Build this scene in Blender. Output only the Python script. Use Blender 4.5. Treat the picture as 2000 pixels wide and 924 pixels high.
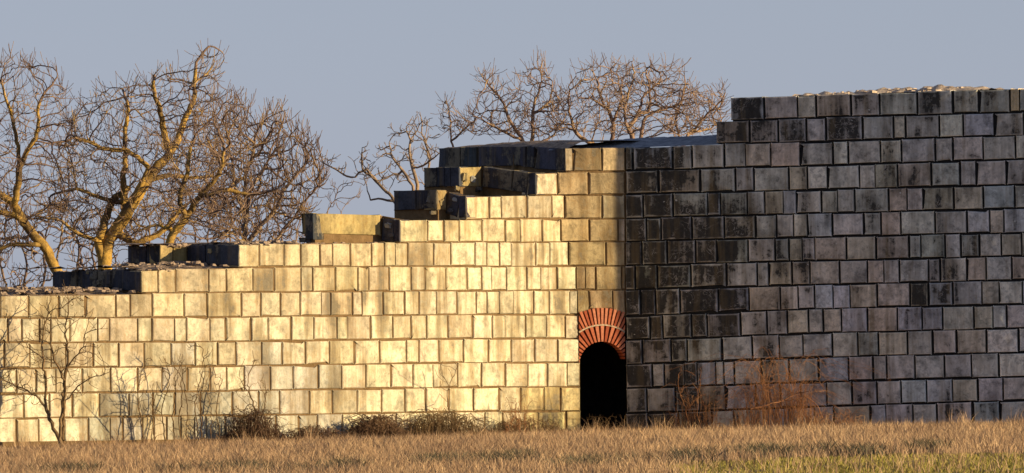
import bpy, bmesh, math, random
import numpy as np
from mathutils import Vector, Matrix

sc = bpy.context.scene
for o in list(bpy.data.objects):
    bpy.data.objects.remove(o)
random.seed(7)
RNG = np.random.default_rng(11)

# ------------------------------------------------------------------ camera, sky, sun, exposure
W0, H0 = 2000.0, 924.0          # photograph size
F = 24700.0                     # focal length in photo pixels
DIST = 260.0                    # metres from camera to the doorway corner
EYE = 1.65
PITCH = math.atan(231.0 / F)
ROLL = math.radians(0.6)
CAM = Vector((0, -DIST, EYE))
fw = Vector((0, math.cos(PITCH), math.sin(PITCH)))
up0 = Vector((0, -math.sin(PITCH), math.cos(PITCH)))
rt0 = Vector((1, 0, 0))
RT = rt0 * math.cos(ROLL) - up0 * math.sin(ROLL)
UP = up0 * math.cos(ROLL) + rt0 * math.sin(ROLL)
cam_d = bpy.data.cameras.new("camera")
cam = bpy.data.objects.new("camera", cam_d)
sc.collection.objects.link(cam)
M = Matrix((RT, UP, -fw)).transposed().to_4x4()
M.translation = CAM
cam.matrix_world = M
cam_d.sensor_width = 36.0
cam_d.lens = 36.0 * F / W0
cam_d.clip_start = 1.0
cam_d.clip_end = 20000.0
sc.camera = cam

SUN_PHI = math.radians(70.85)    # from "towards the camera" round to the right
SUN_EL = math.radians(11.0)
sdir = Vector((math.sin(SUN_PHI) * math.cos(SUN_EL), -math.cos(SUN_PHI) * math.cos(SUN_EL), math.sin(SUN_EL)))
world = bpy.data.worlds.new("World")
sc.world = world
world.use_nodes = True
wn = world.node_tree
wn.nodes.clear()
sky = wn.nodes.new("ShaderNodeTexSky")
sky.sky_type = 'NISHITA'
sky.sun_disc = False
sky.sun_elevation = SUN_EL
sky.sun_rotation = math.atan2(sdir.x, sdir.y)
sky.altitude = 400
sky.air_density = 1.0
sky.dust_density = 0.35
sky.ozone_density = 1.0
bg = wn.nodes.new("ShaderNodeBackground")
bg.inputs['Strength'].default_value = 0.10
wo = wn.nodes.new("ShaderNodeOutputWorld")
hsv = wn.nodes.new("ShaderNodeHueSaturation")
hsv.inputs['Saturation'].default_value = 0.35
tint = wn.nodes.new("ShaderNodeMix"); tint.data_type = 'RGBA'; tint.blend_type = 'MULTIPLY'
tint.inputs[0].default_value = 1.0
tint.inputs[7].default_value = (0.49, 0.565, 0.80, 1)
wn.links.new(sky.outputs[0], hsv.inputs['Color'])
wn.links.new(hsv.outputs[0], tint.inputs[6])
wn.links.new(tint.outputs[2], bg.inputs[0])
wn.links.new(bg.outputs[0], wo.inputs[0])

sun_d = bpy.data.lights.new("sun", 'SUN')
sun_d.energy = 4.6
sun_d.angle = math.radians(0.5)
sun_d.color = (1.0, 0.79, 0.46)
sun = bpy.data.objects.new("sun", sun_d)
sc.collection.objects.link(sun)
sun.rotation_euler = (-sdir).to_track_quat('-Z', 'Y').to_euler()

sc.view_settings.view_transform = 'Standard'
sc.view_settings.look = 'None'
sc.view_settings.exposure = 0.55
sc.view_settings.gamma = 1.0
sc.view_settings.use_curve_mapping = False
sc.render.engine = 'CYCLES'
sc.cycles.max_bounces = 4
sc.cycles.diffuse_bounces = 3

# ------------------------------------------------------------------ pixel <-> place helpers
def ray(x, y):
    cx = (x - W0 / 2) / F
    cy = -(y - H0 / 2) / F
    return fw + RT * cx + UP * cy

def at_depth(x, y, Y):
    """point of the photograph at the world depth Y (distance behind the doorway corner)"""
    d = ray(x, y)
    return CAM + d * ((Y + DIST) / d.y)

def col(x, Y, yref=640):
    return at_depth(x, yref, Y)

class Line:
    """a vertical surface over a plan polyline (ordered left to right in view)"""
    def __init__(self, pts):
        self.p = [Vector((p[0], p[1])) for p in pts]
    def hit(self, x, y):
        d = ray(x, y)
        s = d.x / d.y
        n = len(self.p) - 1
        for i in range(n):
            a, b = self.p[i], self.p[i + 1]
            ub = b.x / (b.y + DIST)
            if s <= ub or i == n - 1:
                break
        # camera + t*(s,1) = a + k*(b-a)
        e = b - a
        k = (s * (a.y + DIST) - a.x) / (e.x - s * e.y)
        q = a + e * k
        nrm = Vector((e.y, -e.x)).normalized()      # towards the viewer
        t = (q.y + DIST) / d.y
        return CAM + d * t, nrm

def walk(start, steps):
    """plan polyline from start going along view-left or view-right: steps=(px, normal angle deg)"""
    pts = [start]
    cur = start
    for px, ang in steps:
        d = ray(px, 693)
        s = d.x / d.y
        tang = Vector((math.cos(math.radians(ang)), math.sin(math.radians(ang))))
        # cur + k*tang meets the view line
        k = (s * (cur.y + DIST) - cur.x) / (tang.x - s * tang.y)
        cur = cur + tang * k
        pts.append(cur)
    return pts

c0 = at_depth(1221, 693, 0)
corner = Vector((c0.x, c0.y))
left_pts = walk(corner, [(1118, 11), (1104, 30), (1000, 50), (850, 50), (700, 47), (560, 43), (420, 40), (280, 36), (100, 35), (-160, 33)])
WALL = Line(left_pts[::-1])
TOWER = Line(walk(corner, [(1500, -20.0), (1780, -19.7), (2035, -19.5)]))

def smooth(a, b, x):
    t = min(1, max(0, (x - a) / (b - a)))
    return t * t * (3 - 2 * t)

# ------------------------------------------------------------------ mesh helpers
def link(o, parent=None):
    sc.collection.objects.link(o)
    if parent is not None:
        o.parent = parent
    return o

def mesh_obj(name, verts, faces, mat, parent=None, smooth_shade=False):
    me = bpy.data.meshes.new(name)
    me.from_pydata([tuple(v) for v in verts], [], faces)
    me.validate()
    if mat:
        me.materials.append(mat)
    if smooth_shade:
        me.polygons.foreach_set('use_smooth', [True] * len(me.polygons))
    o = link(bpy.data.objects.new(name, me), parent)
    if parent is not None:
        o.matrix_parent_inverse = parent.matrix_world.inverted()
    return o

def np_mesh(name, V, Fc, nside, mat, parent=None, attr=None, smooth_shade=False):
    """fast mesh: V (n,3), Fc (m,nside)"""
    me = bpy.data.meshes.new(name)
    me.vertices.add(len(V))
    me.vertices.foreach_set('co', np.ascontiguousarray(V, dtype=np.float32).ravel())
    m = len(Fc)
    me.loops.add(m * nside)
    me.polygons.add(m)
    me.loops.foreach_set('vertex_index', np.ascontiguousarray(Fc, dtype=np.int32).ravel())
    me.polygons.foreach_set('loop_start', np.arange(0, m * nside, nside, dtype=np.int32))
    if smooth_shade:
        me.polygons.foreach_set('use_smooth', np.ones(m, dtype=bool))
    if attr is not None:
        a = me.attributes.new('tint', 'FLOAT', 'POINT')
        a.data.foreach_set('value', np.ascontiguousarray(attr, dtype=np.float32))
    me.update(calc_edges=True)
    me.validate()
    if mat:
        me.materials.append(mat)
    return link(bpy.data.objects.new(name, me), parent)

def tag(o, label=None, cat=None, group=None, kind=None):
    if label: o['label'] = label
    if cat: o['category'] = cat
    if group: o['group'] = group
    if kind: o['kind'] = kind
    return o

def empty(name, loc, label, cat, group=None):
    o = bpy.data.objects.new(name, None)
    link(o)
    o.location = loc
    bpy.context.view_layer.update()
    return tag(o, label, cat, group)

# ------------------------------------------------------------------ materials
def mat_new(name):
    m = bpy.data.materials.new(name)
    m.use_nodes = True
    nt = m.node_tree
    b = nt.nodes['Principled BSDF']
    b.inputs['Roughness'].default_value = 0.9
    if 'Specular IOR Level' in b.inputs:
        b.inputs['Specular IOR Level'].default_value = 0.2
    return m, nt, b

def node(nt, t, **kw):
    n = nt.nodes.new(t)
    for k, v in kw.items():
        setattr(n, k, v)
    return n

def noise(nt, vec, scale, detail=4, rough=0.55, dist=0.0):
    n = node(nt, 'ShaderNodeTexNoise')
    n.inputs['Scale'].default_value = scale
    n.inputs['Detail'].default_value = detail
    n.inputs['Roughness'].default_value = rough
    n.inputs['Distortion'].default_value = dist
    nt.links.new(vec, n.inputs['Vector'])
    return n.outputs['Fac']

def ramp(nt, fac, stops):
    r = node(nt, 'ShaderNodeValToRGB')
    el = r.color_ramp.elements
    el[0].position, el[0].color = stops[0][0], stops[0][1]
    el[1].position, el[1].color = stops[-1][0], stops[-1][1]
    for p, c in stops[1:-1]:
        e = el.new(p); e.color = c
    nt.links.new(fac, r.inputs['Fac'])
    return r.outputs['Color']

def mathn(nt, op, a, b=None, clamp=False):
    n = node(nt, 'ShaderNodeMath', operation=op)
    n.use_clamp = clamp
    for i, v in enumerate((a, b)):
        if v is None: continue
        if isinstance(v, (int, float)): n.inputs[i].default_value = v
        else: nt.links.new(v, n.inputs[i])
    return n.outputs[0]

def mix(nt, fac, a, b, mode='MIX'):
    n = node(nt, 'ShaderNodeMix', data_type='RGBA', blend_type=mode)
    for s, v in ((n.inputs[0], fac), (n.inputs[6], a), (n.inputs[7], b)):
        if isinstance(v, (int, float)): s.default_value = v
        elif isinstance(v, tuple): s.default_value = v
        else: nt.links.new(v, s)
    return n.outputs[2]

def scaled_pos(nt, sx, sy, sz):
    g = node(nt, 'ShaderNodeNewGeometry')
    m = node(nt, 'ShaderNodeVectorMath', operation='MULTIPLY')
    nt.links.new(g.outputs['Position'], m.inputs[0])
    m.inputs[1].default_value = (sx, sy, sz)
    return m.outputs[0]

def c4(r, g, b): return (r, g, b, 1.0)
def g4(v): return (v, v, v, 1.0)

def stone_material(name, bump=0.5, bdist=0.03, edge=0.25, vein=0.0, speck=0.0, contrast=1.0, brown=0.75, bcol=(0.50, 0.42, 0.32), wk=1.0, crA=(0.010, 0.010, 0.011), crB=(0.062, 0.058, 0.05)):
    m, nt, b = mat_new(name)
    pos = scaled_pos(nt, 1, 1, 1)
    info = node(nt, 'ShaderNodeObjectInfo')
    # per-block offset so that no two stones share their veins
    off = node(nt, 'ShaderNodeVectorMath', operation='ADD')
    sc_ = node(nt, 'ShaderNodeVectorMath', operation='SCALE')
    cmb = node(nt, 'ShaderNodeCombineXYZ')
    nt.links.new(info.outputs['Random'], cmb.inputs[0])
    nt.links.new(info.outputs['Random'], cmb.inputs[2])
    nt.links.new(cmb.outputs[0], sc_.inputs[0]); sc_.inputs['Scale'].default_value = 37.0
    nt.links.new(pos, off.inputs[0]); nt.links.new(sc_.outputs[0], off.inputs[1])
    op = off.outputs[0]
    n1 = noise(nt, op, 3.2, 5, 0.6)
    n2 = noise(nt, op, 13.0, 5, 0.65, 0.6)
    streak = noise(nt, scaled_pos(nt, 3.2, 3.2, 0.30), 1.0, 5, 0.62)
    patch = noise(nt, scaled_pos(nt, 1, 1, 1), 0.9, 5, 0.62)
    # tone
    tone = ramp(nt, n1, [(0.36, g4(1 - 0.40 * contrast)), (0.5, g4(1.0)), (0.64, g4(1 + 0.22 * contrast))])
    col_ = mix(nt, 1.0, info.outputs['Color'], tone, 'MULTIPLY')
    fine = ramp(nt, n2, [(0.36, g4(1 - 0.34 * contrast)), (0.5, g4(1.0)), (0.66, g4(1 + 0.2 * contrast))])
    col_ = mix(nt, 0.85, col_, fine, 'MULTIPLY')
    # weathering crust, amount = object alpha
    def dev(n_, k): return mathn(nt, 'MULTIPLY', mathn(nt, 'SUBTRACT', n_, 0.5), k)
    s = mathn(nt, 'ADD', dev(streak, 1.7 * wk), dev(patch, 1.6 * wk))
    s = mathn(nt, 'ADD', s, dev(n1, 1.0 * wk))
    s = mathn(nt, 'ADD', s, dev(n2, 0.8 * wk))
    s = mathn(nt, 'ADD', s, info.outputs['Alpha'])
    mask = ramp(nt, mathn(nt, 'ADD', s, 0.0, True), [(0.33, g4(0)), (0.66, g4(1))])
    bm_ = ramp(nt, mathn(nt, 'ADD', s, 0.3, True), [(0.27, g4(0)), (0.62, g4(1))])
    col_ = mix(nt, mathn(nt, 'MULTIPLY', bm_, brown), col_, mix(nt, 1.0, col_, c4(*bcol), 'MULTIPLY'))
    crust = mix(nt, n2, c4(*crA), c4(*crB))
    col_ = mix(nt, mathn(nt, 'MULTIPLY', mask, 0.96), col_, crust)
    # paler worn arrises, broken up by noise
    tc = node(nt, 'ShaderNodeTexCoord')
    sp = node(nt, 'ShaderNodeSeparateXYZ'); nt.links.new(tc.outputs['Object'], sp.inputs[0])
    e = mathn(nt, 'MAXIMUM', mathn(nt, 'ABSOLUTE', sp.outputs[0]), mathn(nt, 'ABSOLUTE', sp.outputs[2]))
    e = mathn(nt, 'ADD', e, mathn(nt, 'MULTIPLY', mathn(nt, 'SUBTRACT', n1, 0.5), 0.30))
    em = ramp(nt, e, [(0.42, g4(0)), (0.52, g4(edge))])
    col_ = mix(nt, em, col_, mix(nt, 1.0, info.outputs['Color'], g4(1.35), 'MULTIPLY'))
    if vein:
        nv = noise(nt, op, 3.6, 3, 0.55, 2.2)
        vm = mathn(nt, 'ABSOLUTE', mathn(nt, 'SUBTRACT', nv, 0.5))
        vmask = ramp(nt, vm, [(0.0, g4(vein)), (0.022, g4(0))])
        gate = ramp(nt, noise(nt, op, 1.6, 2, 0.5), [(0.5, g4(0)), (0.6, g4(1))])
        col_ = mix(nt, mathn(nt, 'MULTIPLY', vmask, gate), col_, c4(0.55, 0.50, 0.44))
    if speck:
        ns = noise(nt, scaled_pos(nt, 1, 1, 1.6), 9.0, 2, 0.5)
        col_ = mix(nt, ramp(nt, ns, [(0.735, g4(0)), (0.76, g4(speck))]), col_, c4(0.7, 0.68, 0.62))
    # thin dark runs of rain water over everything
    st2 = noise(nt, scaled_pos(nt, 6.5, 6.5, 0.55), 1.0, 3, 0.5)
    col_ = mix(nt, ramp(nt, st2, [(0.52, g4(0)), (0.72, g4(0.5))]), col_, c4(0.22, 0.16, 0.08), 'MIX')
    nt.links.new(col_, b.inputs['Base Color'])
    bp = node(nt, 'ShaderNodeBump')
    bp.inputs['Strength'].default_value = bump
    bp.inputs['Distance'].default_value = bdist
    n3 = noise(nt, op, 4.5, 7, 0.72, 1.4)
    nt.links.new(n3, bp.inputs['Height'])
    nt.links.new(bp.outputs[0], b.inputs['Normal'])
    return m

M_STONE = stone_material("limestone", 0.6, 0.045, edge=0.12, contrast=0.95, wk=1.45, crA=(0.11, 0.09, 0.06), crB=(0.30, 0.25, 0.17))
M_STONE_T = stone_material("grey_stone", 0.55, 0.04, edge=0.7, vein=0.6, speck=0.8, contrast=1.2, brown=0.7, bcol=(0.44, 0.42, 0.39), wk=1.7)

def plain_rock(name, ca, cb, scale=6, bump=0.7):
    m, nt, b = mat_new(name)
    p = scaled_pos(nt, 1, 1, 1)
    n = noise(nt, p, scale, 6, 0.65)
    nt.links.new(ramp(nt, n, [(0.32, c4(*ca)), (0.68, c4(*cb))]), b.inputs['Base Color'])
    bp = node(nt, 'ShaderNodeBump')
    bp.inputs['Strength'].default_value = bump
    bp.inputs['Distance'].default_value = 0.03
    nt.links.new(noise(nt, p, scale * 3, 5, 0.6), bp.inputs['Height'])
    nt.links.new(bp.outputs[0], b.inputs['Normal'])
    return m

M_CORE = plain_rock("dark_mortar", (0.14, 0.085, 0.035), (0.24, 0.15, 0.07))
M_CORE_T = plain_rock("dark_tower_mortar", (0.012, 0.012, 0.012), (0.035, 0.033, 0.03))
M_RUBBLE = plain_rock("rubble", (0.12, 0.085, 0.06), (0.52, 0.38, 0.27), 11)
M_CAP = plain_rock("shade_grey_rubble", (0.16, 0.17, 0.19), (0.36, 0.37, 0.39), 5)  # shade over the wall walk put into a slate tone

def brick_material():
    m, nt, b = mat_new("red_brick")
    info = node(nt, 'ShaderNodeObjectInfo')
    p = scaled_pos(nt, 1, 1, 1)
    n = noise(nt, p, 22, 5, 0.6)
    c = ramp(nt, info.outputs['Random'], [(0.0, c4(0.42, 0.10, 0.045)), (0.5, c4(0.58, 0.17, 0.08)), (1.0, c4(0.70, 0.27, 0.15))])
    c = mix(nt, 0.8, c, ramp(nt, n, [(0.3, g4(0.6)), (0.7, g4(1.15))]), 'MULTIPLY')
    nt.links.new(c, b.inputs['Base Color'])
    return m
M_BRICK = brick_material()

def bark_material(name, ca, cb, cc, sc_=1.3):
    m, nt, b = mat_new(name)
    p = scaled_pos(nt, 1, 1, 1)
    n = noise(nt, p, sc_, 5, 0.65)
    n2 = noise(nt, p, 9, 4, 0.6)
    c = ramp(nt, n, [(0.36, c4(*ca)), (0.52, c4(*cb)), (0.66, c4(*cc))])
    c = mix(nt, 0.7, c, ramp(nt, n2, [(0.35, g4(0.55)), (0.65, g4(1.2))]), 'MULTIPLY')
    nt.links.new(c, b.inputs['Base Color'])
    bp = node(nt, 'ShaderNodeBump'); bp.inputs['Distance'].default_value = 0.03
    nt.links.new(n2, bp.inputs['Height']); nt.links.new(bp.outputs[0], b.inputs['Normal'])
    return m
M_BARK = bark_material("lichen_bark", (0.13, 0.085, 0.045), (0.40, 0.245, 0.065), (0.60, 0.36, 0.075))
M_TWIG = bark_material("twig_bark", (0.13, 0.085, 0.075), (0.26, 0.17, 0.12), (0.50, 0.32, 0.11))
M_BARK2 = bark_material("grey_brown_bark", (0.17, 0.12, 0.09), (0.34, 0.24, 0.16), (0.46, 0.30, 0.16))
M_BARK3 = bark_material("russet_bark", (0.15, 0.095, 0.08), (0.33, 0.215, 0.15), (0.56, 0.36, 0.16), 2.0)
M_SAPL = bark_material("brown_sapling_bark", (0.12, 0.075, 0.04), (0.20, 0.125, 0.06), (0.28, 0.18, 0.09))
M_RUST = bark_material("rusty_twigs", (0.20, 0.085, 0.04), (0.33, 0.15, 0.07), (0.46, 0.25, 0.12))
M_DARKB = bark_material("dark_bramble", (0.08, 0.045, 0.03), (0.15, 0.085, 0.05), (0.22, 0.13, 0.07))

def grass_material(name, stops, patch=None):
    m, nt, b = mat_new(name)
    a = node(nt, 'ShaderNodeAttribute'); a.attribute_name = 'tint'
    c = ramp(nt, a.outputs['Fac'], [(s, c4(*k)) for s, k in stops])
    n = noise(nt, scaled_pos(nt, 1, 0.12, 1), 0.45, 4, 0.6)
    c = mix(nt, 1.0, c, ramp(nt, n, [(0.32, c4(0.72, 0.70, 0.72)), (0.62, c4(1.1, 1.08, 1.02))]), 'MULTIPLY')
    nt.links.new(c, b.inputs['Base Color'])
    return m
M_GRASS = grass_material("dry_grass", [(0, (0.20, 0.11, 0.065)), (0.45, (0.43, 0.28, 0.165)), (1, (0.70, 0.49, 0.29))])
M_GREEN = grass_material("short_green_grass", [(0, (0.17, 0.15, 0.03)), (0.5, (0.36, 0.31, 0.07)), (1, (0.54, 0.44, 0.13))])
M_WEED = grass_material("grey_green_weeds", [(0, (0.05, 0.05, 0.03)), (0.5, (0.12, 0.11, 0.07)), (1, (0.26, 0.19, 0.11))])

# ------------------------------------------------------------------ ground
def ground_z(X, Y):
    z = 0.0
    z += 0.012 * max(-14, min(16, X))          # the field rises gently to the right
    return z - 0.07

def make_ground():
    xs = [-6000, -1500, -400, -120, -60] + list(np.linspace(-30, 30, 41)) + [60, 120, 400, 1500, 6000]
    ys = [-1500, -600, -300] + list(np.linspace(-150, 60, 64)) + [100, 200, 500, 1500, 6000, 12000]
    V, Fc = [], []
    for y in ys:
        for x in xs:
            far = max(abs(x) - 60, 0) + max(y - 60, 0)
            bump = 0.0
            if abs(x) <= 30 and -150 < y < 60:
                bump = 0.03 * math.sin(x * 1.3 + y * .21) * math.cos(y * .5 + x * .3)
            V.append((x, y, ground_z(x, y) + bump - min(far * 0.004, 8)))
    nx = len(xs)
    for j in range(len(ys) - 1):
        for i in range(nx - 1):
            a = j * nx + i
            Fc.append((a, a + 1, a + nx + 1, a + nx))
    m, nt, b = mat_new("field_soil")
    p = scaled_pos(nt, 1, 0.3, 1)
    n = noise(nt, p, 0.7, 6, 0.65)
    nt.links.new(ramp(nt, n, [(0.3, c4(0.10, 0.065, 0.035)), (0.6, c4(0.20, 0.13, 0.065)), (0.8, c4(0.20, 0.19, 0.06))]), b.inputs['Base Color'])
    o = mesh_obj('ground', V, Fc, m)
    tag(o, kind='structure')
make_ground()

# ------------------------------------------------------------------ course lines (photo pixels)
def interp(pts, x):
    if x <= pts[0][0]:
        (x0, y0), (x1, y1) = pts[0], pts[1]
    elif x >= pts[-1][0]:
        (x0, y0), (x1, y1) = pts[-2], pts[-1]
    else:
        for i in range(len(pts) - 1):
            if pts[i][0] <= x <= pts[i + 1][0]:
                (x0, y0), (x1, y1) = pts[i], pts[i + 1]
                break
    return y0 + (y1 - y0) * (x - x0) / (x1 - x0)

LW = {  # left wall lines
 2: [(855, 291), (1103, 288.7), (1221, 286.5)],
 3: [(827, 341), (1045, 337.5), (1130, 335.5), (1221, 334.5)],
 4: [(768, 385), (908, 383.4), (1130, 381), (1221, 380)],
 5: [(595, 431), (780, 429), (1130, 427.5), (1221, 427)],
 6: [(248, 478), (465, 476.5), (800, 472.5), (1130, 473), (1221, 472)],
 7: [(100, 530), (275, 527), (465, 522), (800, 520.3), (1130, 520), (1221, 519)],
 8: [(-100, 578), (0, 577), (275, 573), (450, 571), (900, 567.8), (1130, 567), (1221, 566)],
 9: [(-100, 622), (0, 621), (450, 619), (900, 615), (1130, 615), (1221, 616)],
 10: [(-100, 671), (0, 669.7), (450, 667), (900, 661.3), (1130, 661)],
 11: [(-100, 721), (0, 719.5), (450, 714.5), (900, 708.7), (1130, 707.5)],
 12: [(-100, 771), (0, 769.5), (450, 763), (900, 756.5), (1130, 755)],
 13: [(-100, 819), (0, 817.6), (450, 811), (900, 804.2), (1130, 803)],
 14: [(-100, 868), (0, 866), (450, 860), (900, 853), (1130, 852)],
}
TW = {
 0: [(1425, 190.5), (1600, 184.5), (1800, 177.5), (1900, 174), (2040, 172)],
 1: [(1397, 237), (1430, 236), (1600, 229), (2000, 218)],
 2: [(1221, 287), (1400, 280), (1600, 276.5), (2000, 264)],
 3: [(1221, 333), (1600, 323), (2000, 310.5)],
 4: [(1221, 379.5), (1600, 370.5), (2000, 360)],
 5: [(1221, 426), (1600, 416.5), (2000, 407.3)],
 6: [(1221, 472), (1600, 463), (2000, 454)],
 7: [(1221, 518.5), (1600, 509.5), (2000, 500)],
 8: [(1221, 566), (1600, 556), (2000, 547)],
 9: [(1221, 617.5), (1600, 603), (2000, 594)],
 10: [(1221, 665), (1600, 650.5), (2000, 641)],
 11: [(1221, 712), (1600, 698), (2000, 687.6)],
 12: [(1221, 758.5), (1600, 746), (2000, 735.4)],
 13: [(1221, 808), (1600, 793.5), (2000, 782)],
 14: [(1221, 855), (1600, 840), (2000, 829)],
}
LJ = {  # vertical joints, row r lies between line r and r+1
 2: [1103, 1118.8, 1176, 1221],
 3: [1046, 1087.6, 1150, 1221],
 4: [910, 955.5, 978.5, 1028.4, 1078, 1101.6, 1176.5, 1221],
 5: [780, 836, 866.7, 897, 942, 986.7, 1016, 1058.8, 1094.6, 1151, 1208, 1221],
 6: [465, 506, 554.8, 587, 625, 648.8, 684.5, 725.7, 751, 772, 796, 847, 879.5, 927.8, 951, 975.8, 998, 1046.7, 1074, 1109.5, 1183.5, 1221],
 7: [275, 308.4, 343, 408, 441.7, 494, 535.7, 588, 610.7, 654.8, 698.8, 720, 759.7, 803, 830.4, 870.6, 913.4, 940.7, 960, 988.6, 1029, 1056.4, 1088, 1125, 1143, 1163, 1214.7, 1221],
 8: [-98, -50, 0, 56, 115, 166, 226.5, 253.5, 297, 359.5, 404.5, 472, 509, 547.7, 586, 628, 645, 688, 706.5, 748, 790, 818, 852, 892.5, 931, 951, 974.7, 1003, 1042, 1073, 1112.7, 1127.6],
 9: [-90, -32, 15.4, 43, 77, 99, 137, 191, 213, 269, 296, 341, 363.7, 410, 440, 490, 524, 568.5, 613, 658, 678.6, 724, 766.7, 803, 833, 874.5, 922.7, 962, 986, 1026.6, 1067, 1103.5, 1130],
 10: [-100, -45, 9, 58, 100, 128, 182, 231, 282, 334, 381.5, 425, 460.5, 511, 550.6, 596, 643, 692, 742, 793, 818, 857.5, 905, 954, 999.6, 1044, 1089, 1131],
 11: [-80, -24, 32, 70, 109, 161, 216, 269, 317, 366, 411, 443.5, 477, 527.7, 572.6, 621.7, 667, 714, 764, 807.5, 845.7, 894, 940.8, 987, 1030.8, 1069, 1107.7, 1132.6],
 12: [-70, -10, 46.5, 96, 142, 194, 252, 298, 341, 391.5, 454, 505, 546.4, 604.6, 648.7, 698, 746, 791, 831.5, 877, 925, 974.7, 1017, 1063, 1094.4, 1133.5],
 13: [-78, -22, 32.4, 75.6, 125, 172.5, 215, 240, 279, 301, 325.4, 353, 380, 403, 440.6, 485, 539.4, 584, 619.6, 669, 708, 741, 774, 801, 855, 889.5, 947, 982, 1026, 1051.6, 1105.6, 1135],
}
TJ = {
 0: [1425, 1492, 1557.7, 1593, 1662, 1718, 1791, 1861, 1911.4, 1973, 1991, 2035],
 1: [1397, 1464, 1520, 1574.7, 1613, 1685, 1745.7, 1767.6, 1834.4, 1880.7, 1942, 2000, 2035],
 2: [1221, 1234.6, 1314, 1350.6, 1415.4, 1456.3, 1505, 1562.6, 1627, 1655.5, 1720, 1759.3, 1827, 1861, 1919.7, 1983, 2035],
 3: [1221, 1285.7, 1367.6, 1436, 1472.4, 1540.6, 1577, 1615.6, 1679, 1709, 1752, 1819, 1875, 1906.5, 1965, 2035],
 4: [1221, 1256, 1314, 1382, 1406.6, 1458.8, 1494.3, 1530, 1555, 1604.4, 1636, 1668.7, 1736, 1771.5, 1801.7, 1862.7, 1919.7, 1982, 2035],
 5: [1221, 1263, 1290.6, 1351.5, 1414, 1475.8, 1516.3, 1550, 1577, 1625.3, 1687, 1720, 1758.8, 1826, 1888, 1933.3, 1960, 2035],
 6: [1221, 1254, 1302.8, 1358.9, 1399.3, 1461, 1513.8, 1540.6, 1566.5, 1591, 1653, 1710, 1776.4, 1798.3, 1845.6, 1876.3, 1912.9, 1955, 1995, 2035],
 7: [1221, 1240, 1283.8, 1349, 1418.8, 1478.7, 1501.6, 1546.5, 1581.5, 1640, 1694.5, 1726, 1755.4, 1814, 1835.8, 1888, 1926, 1975.7, 2035],
 8: [1221, 1251, 1280, 1327.7, 1402.5, 1463, 1524.3, 1558.8, 1591, 1627, 1660, 1713, 1777.5, 1813, 1861, 1918, 1951, 1997, 2035],
 9: [1221, 1270, 1293.6, 1350.5, 1381, 1446, 1498, 1536.8, 1579, 1607.5, 1642.8, 1694.4, 1752.6, 1800.8, 1840.3, 1902.3, 1939.7, 1964.7, 2035],
 10: [1221, 1254, 1311, 1341.4, 1410, 1469, 1522, 1568, 1625.8, 1675.7, 1715.6, 1772.6, 1821.2, 1867.4, 1926.4, 1989.6, 2035],
 11: [1222, 1274, 1297.7, 1337, 1361, 1397.5, 1414, 1432.8, 1487, 1541, 1598, 1657.4, 1704.8, 1731, 1787, 1844.5, 1897.3, 1950.5, 2010, 2035],
 12: [1222, 1263, 1319.3, 1366.3, 1416, 1476.5, 1524, 1563.8, 1613.7, 1664.4, 1712.3, 1760, 1810, 1859.9, 1909.8, 1958.8, 2012, 2035],
 13: [1222, 1266, 1325, 1391, 1433, 1491, 1541, 1591, 1627.9, 1699.8, 1730, 1783, 1828.7, 1900, 1953.4, 2008, 2035],
}

# ------------------------------------------------------------------ stone blocks: a small library of unit blocks
def unit_block(seed, chip=0.0):
    r = random.Random(seed)
    def ring(y, inset, cut, jit):
        out = []
        h = 0.5 - inset
        for cx_, cz_ in ((-1, -1), (1, -1), (1, 1), (-1, 1)):
            a = (cx_ * (h - (cut if cx_ * cz_ > 0 else 0)), cz_ * (h - (0 if cx_ * cz_ > 0 else cut)))
            b = (cx_ * (h - (0 if cx_ * cz_ > 0 else cut)), cz_ * (h - (cut if cx_ * cz_ > 0 else 0)))
            for q in (a, b):
                out.append(((q[0] + r.uniform(-jit, jit)), y + r.uniform(-jit, jit) * 0.6, q[1] + r.uniform(-jit, jit)))
        return out
    V = ring(-0.5, 0.020, 0.028, 0.010) + ring(-0.47, 0.003, 0.02, 0.005) + ring(0.5, 0.006, 0.02, 0.0)
    if chip:
        k = r.randrange(8)
        x, y, z = V[k]
        V[k] = (x * (1 - chip), y + 0.02, z * (1 - chip))
        x, y, z = V[8 + k]
        V[8 + k] = (x * (1 - chip * .7), y + 0.04, z * (1 - chip * .7))
    V.append((r.uniform(-.15, .15), -0.5 - r.uniform(0.0, 0.022), r.uniform(-.15, .15)))
    # ring order is already a loop: check orientation by construction
    Fc = []
    for i in range(8):
        j = (i + 1) % 8
        Fc.append((i, j, 24))
        Fc.append((8 + i, 8 + j, j, i))
        Fc.append((16 + i, 16 + j, 8 + j, 8 + i))
    Fc.append(tuple(range(23, 15, -1)))
    return V, Fc

def block_meshes(mat, name):
    L = []
    for s in range(18):
        V, Fc = unit_block(100 + s, 0.0 if s < 12 else 0.10 + 0.02 * (s - 12))
        me = bpy.data.meshes.new(name)
        me.from_pydata(V, [], Fc)
        me.materials.append(mat)
        bm = bmesh.new(); bm.from_mesh(me)
        bmesh.ops.recalc_face_normals(bm, faces=bm.faces)
        bm.to_mesh(me); bm.free()
        L.append(me)
    return L
BL_W = block_meshes(M_STONE, 'limestone_block')
BL_T = block_meshes(M_STONE_T, 'grey_stone_block')

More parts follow.
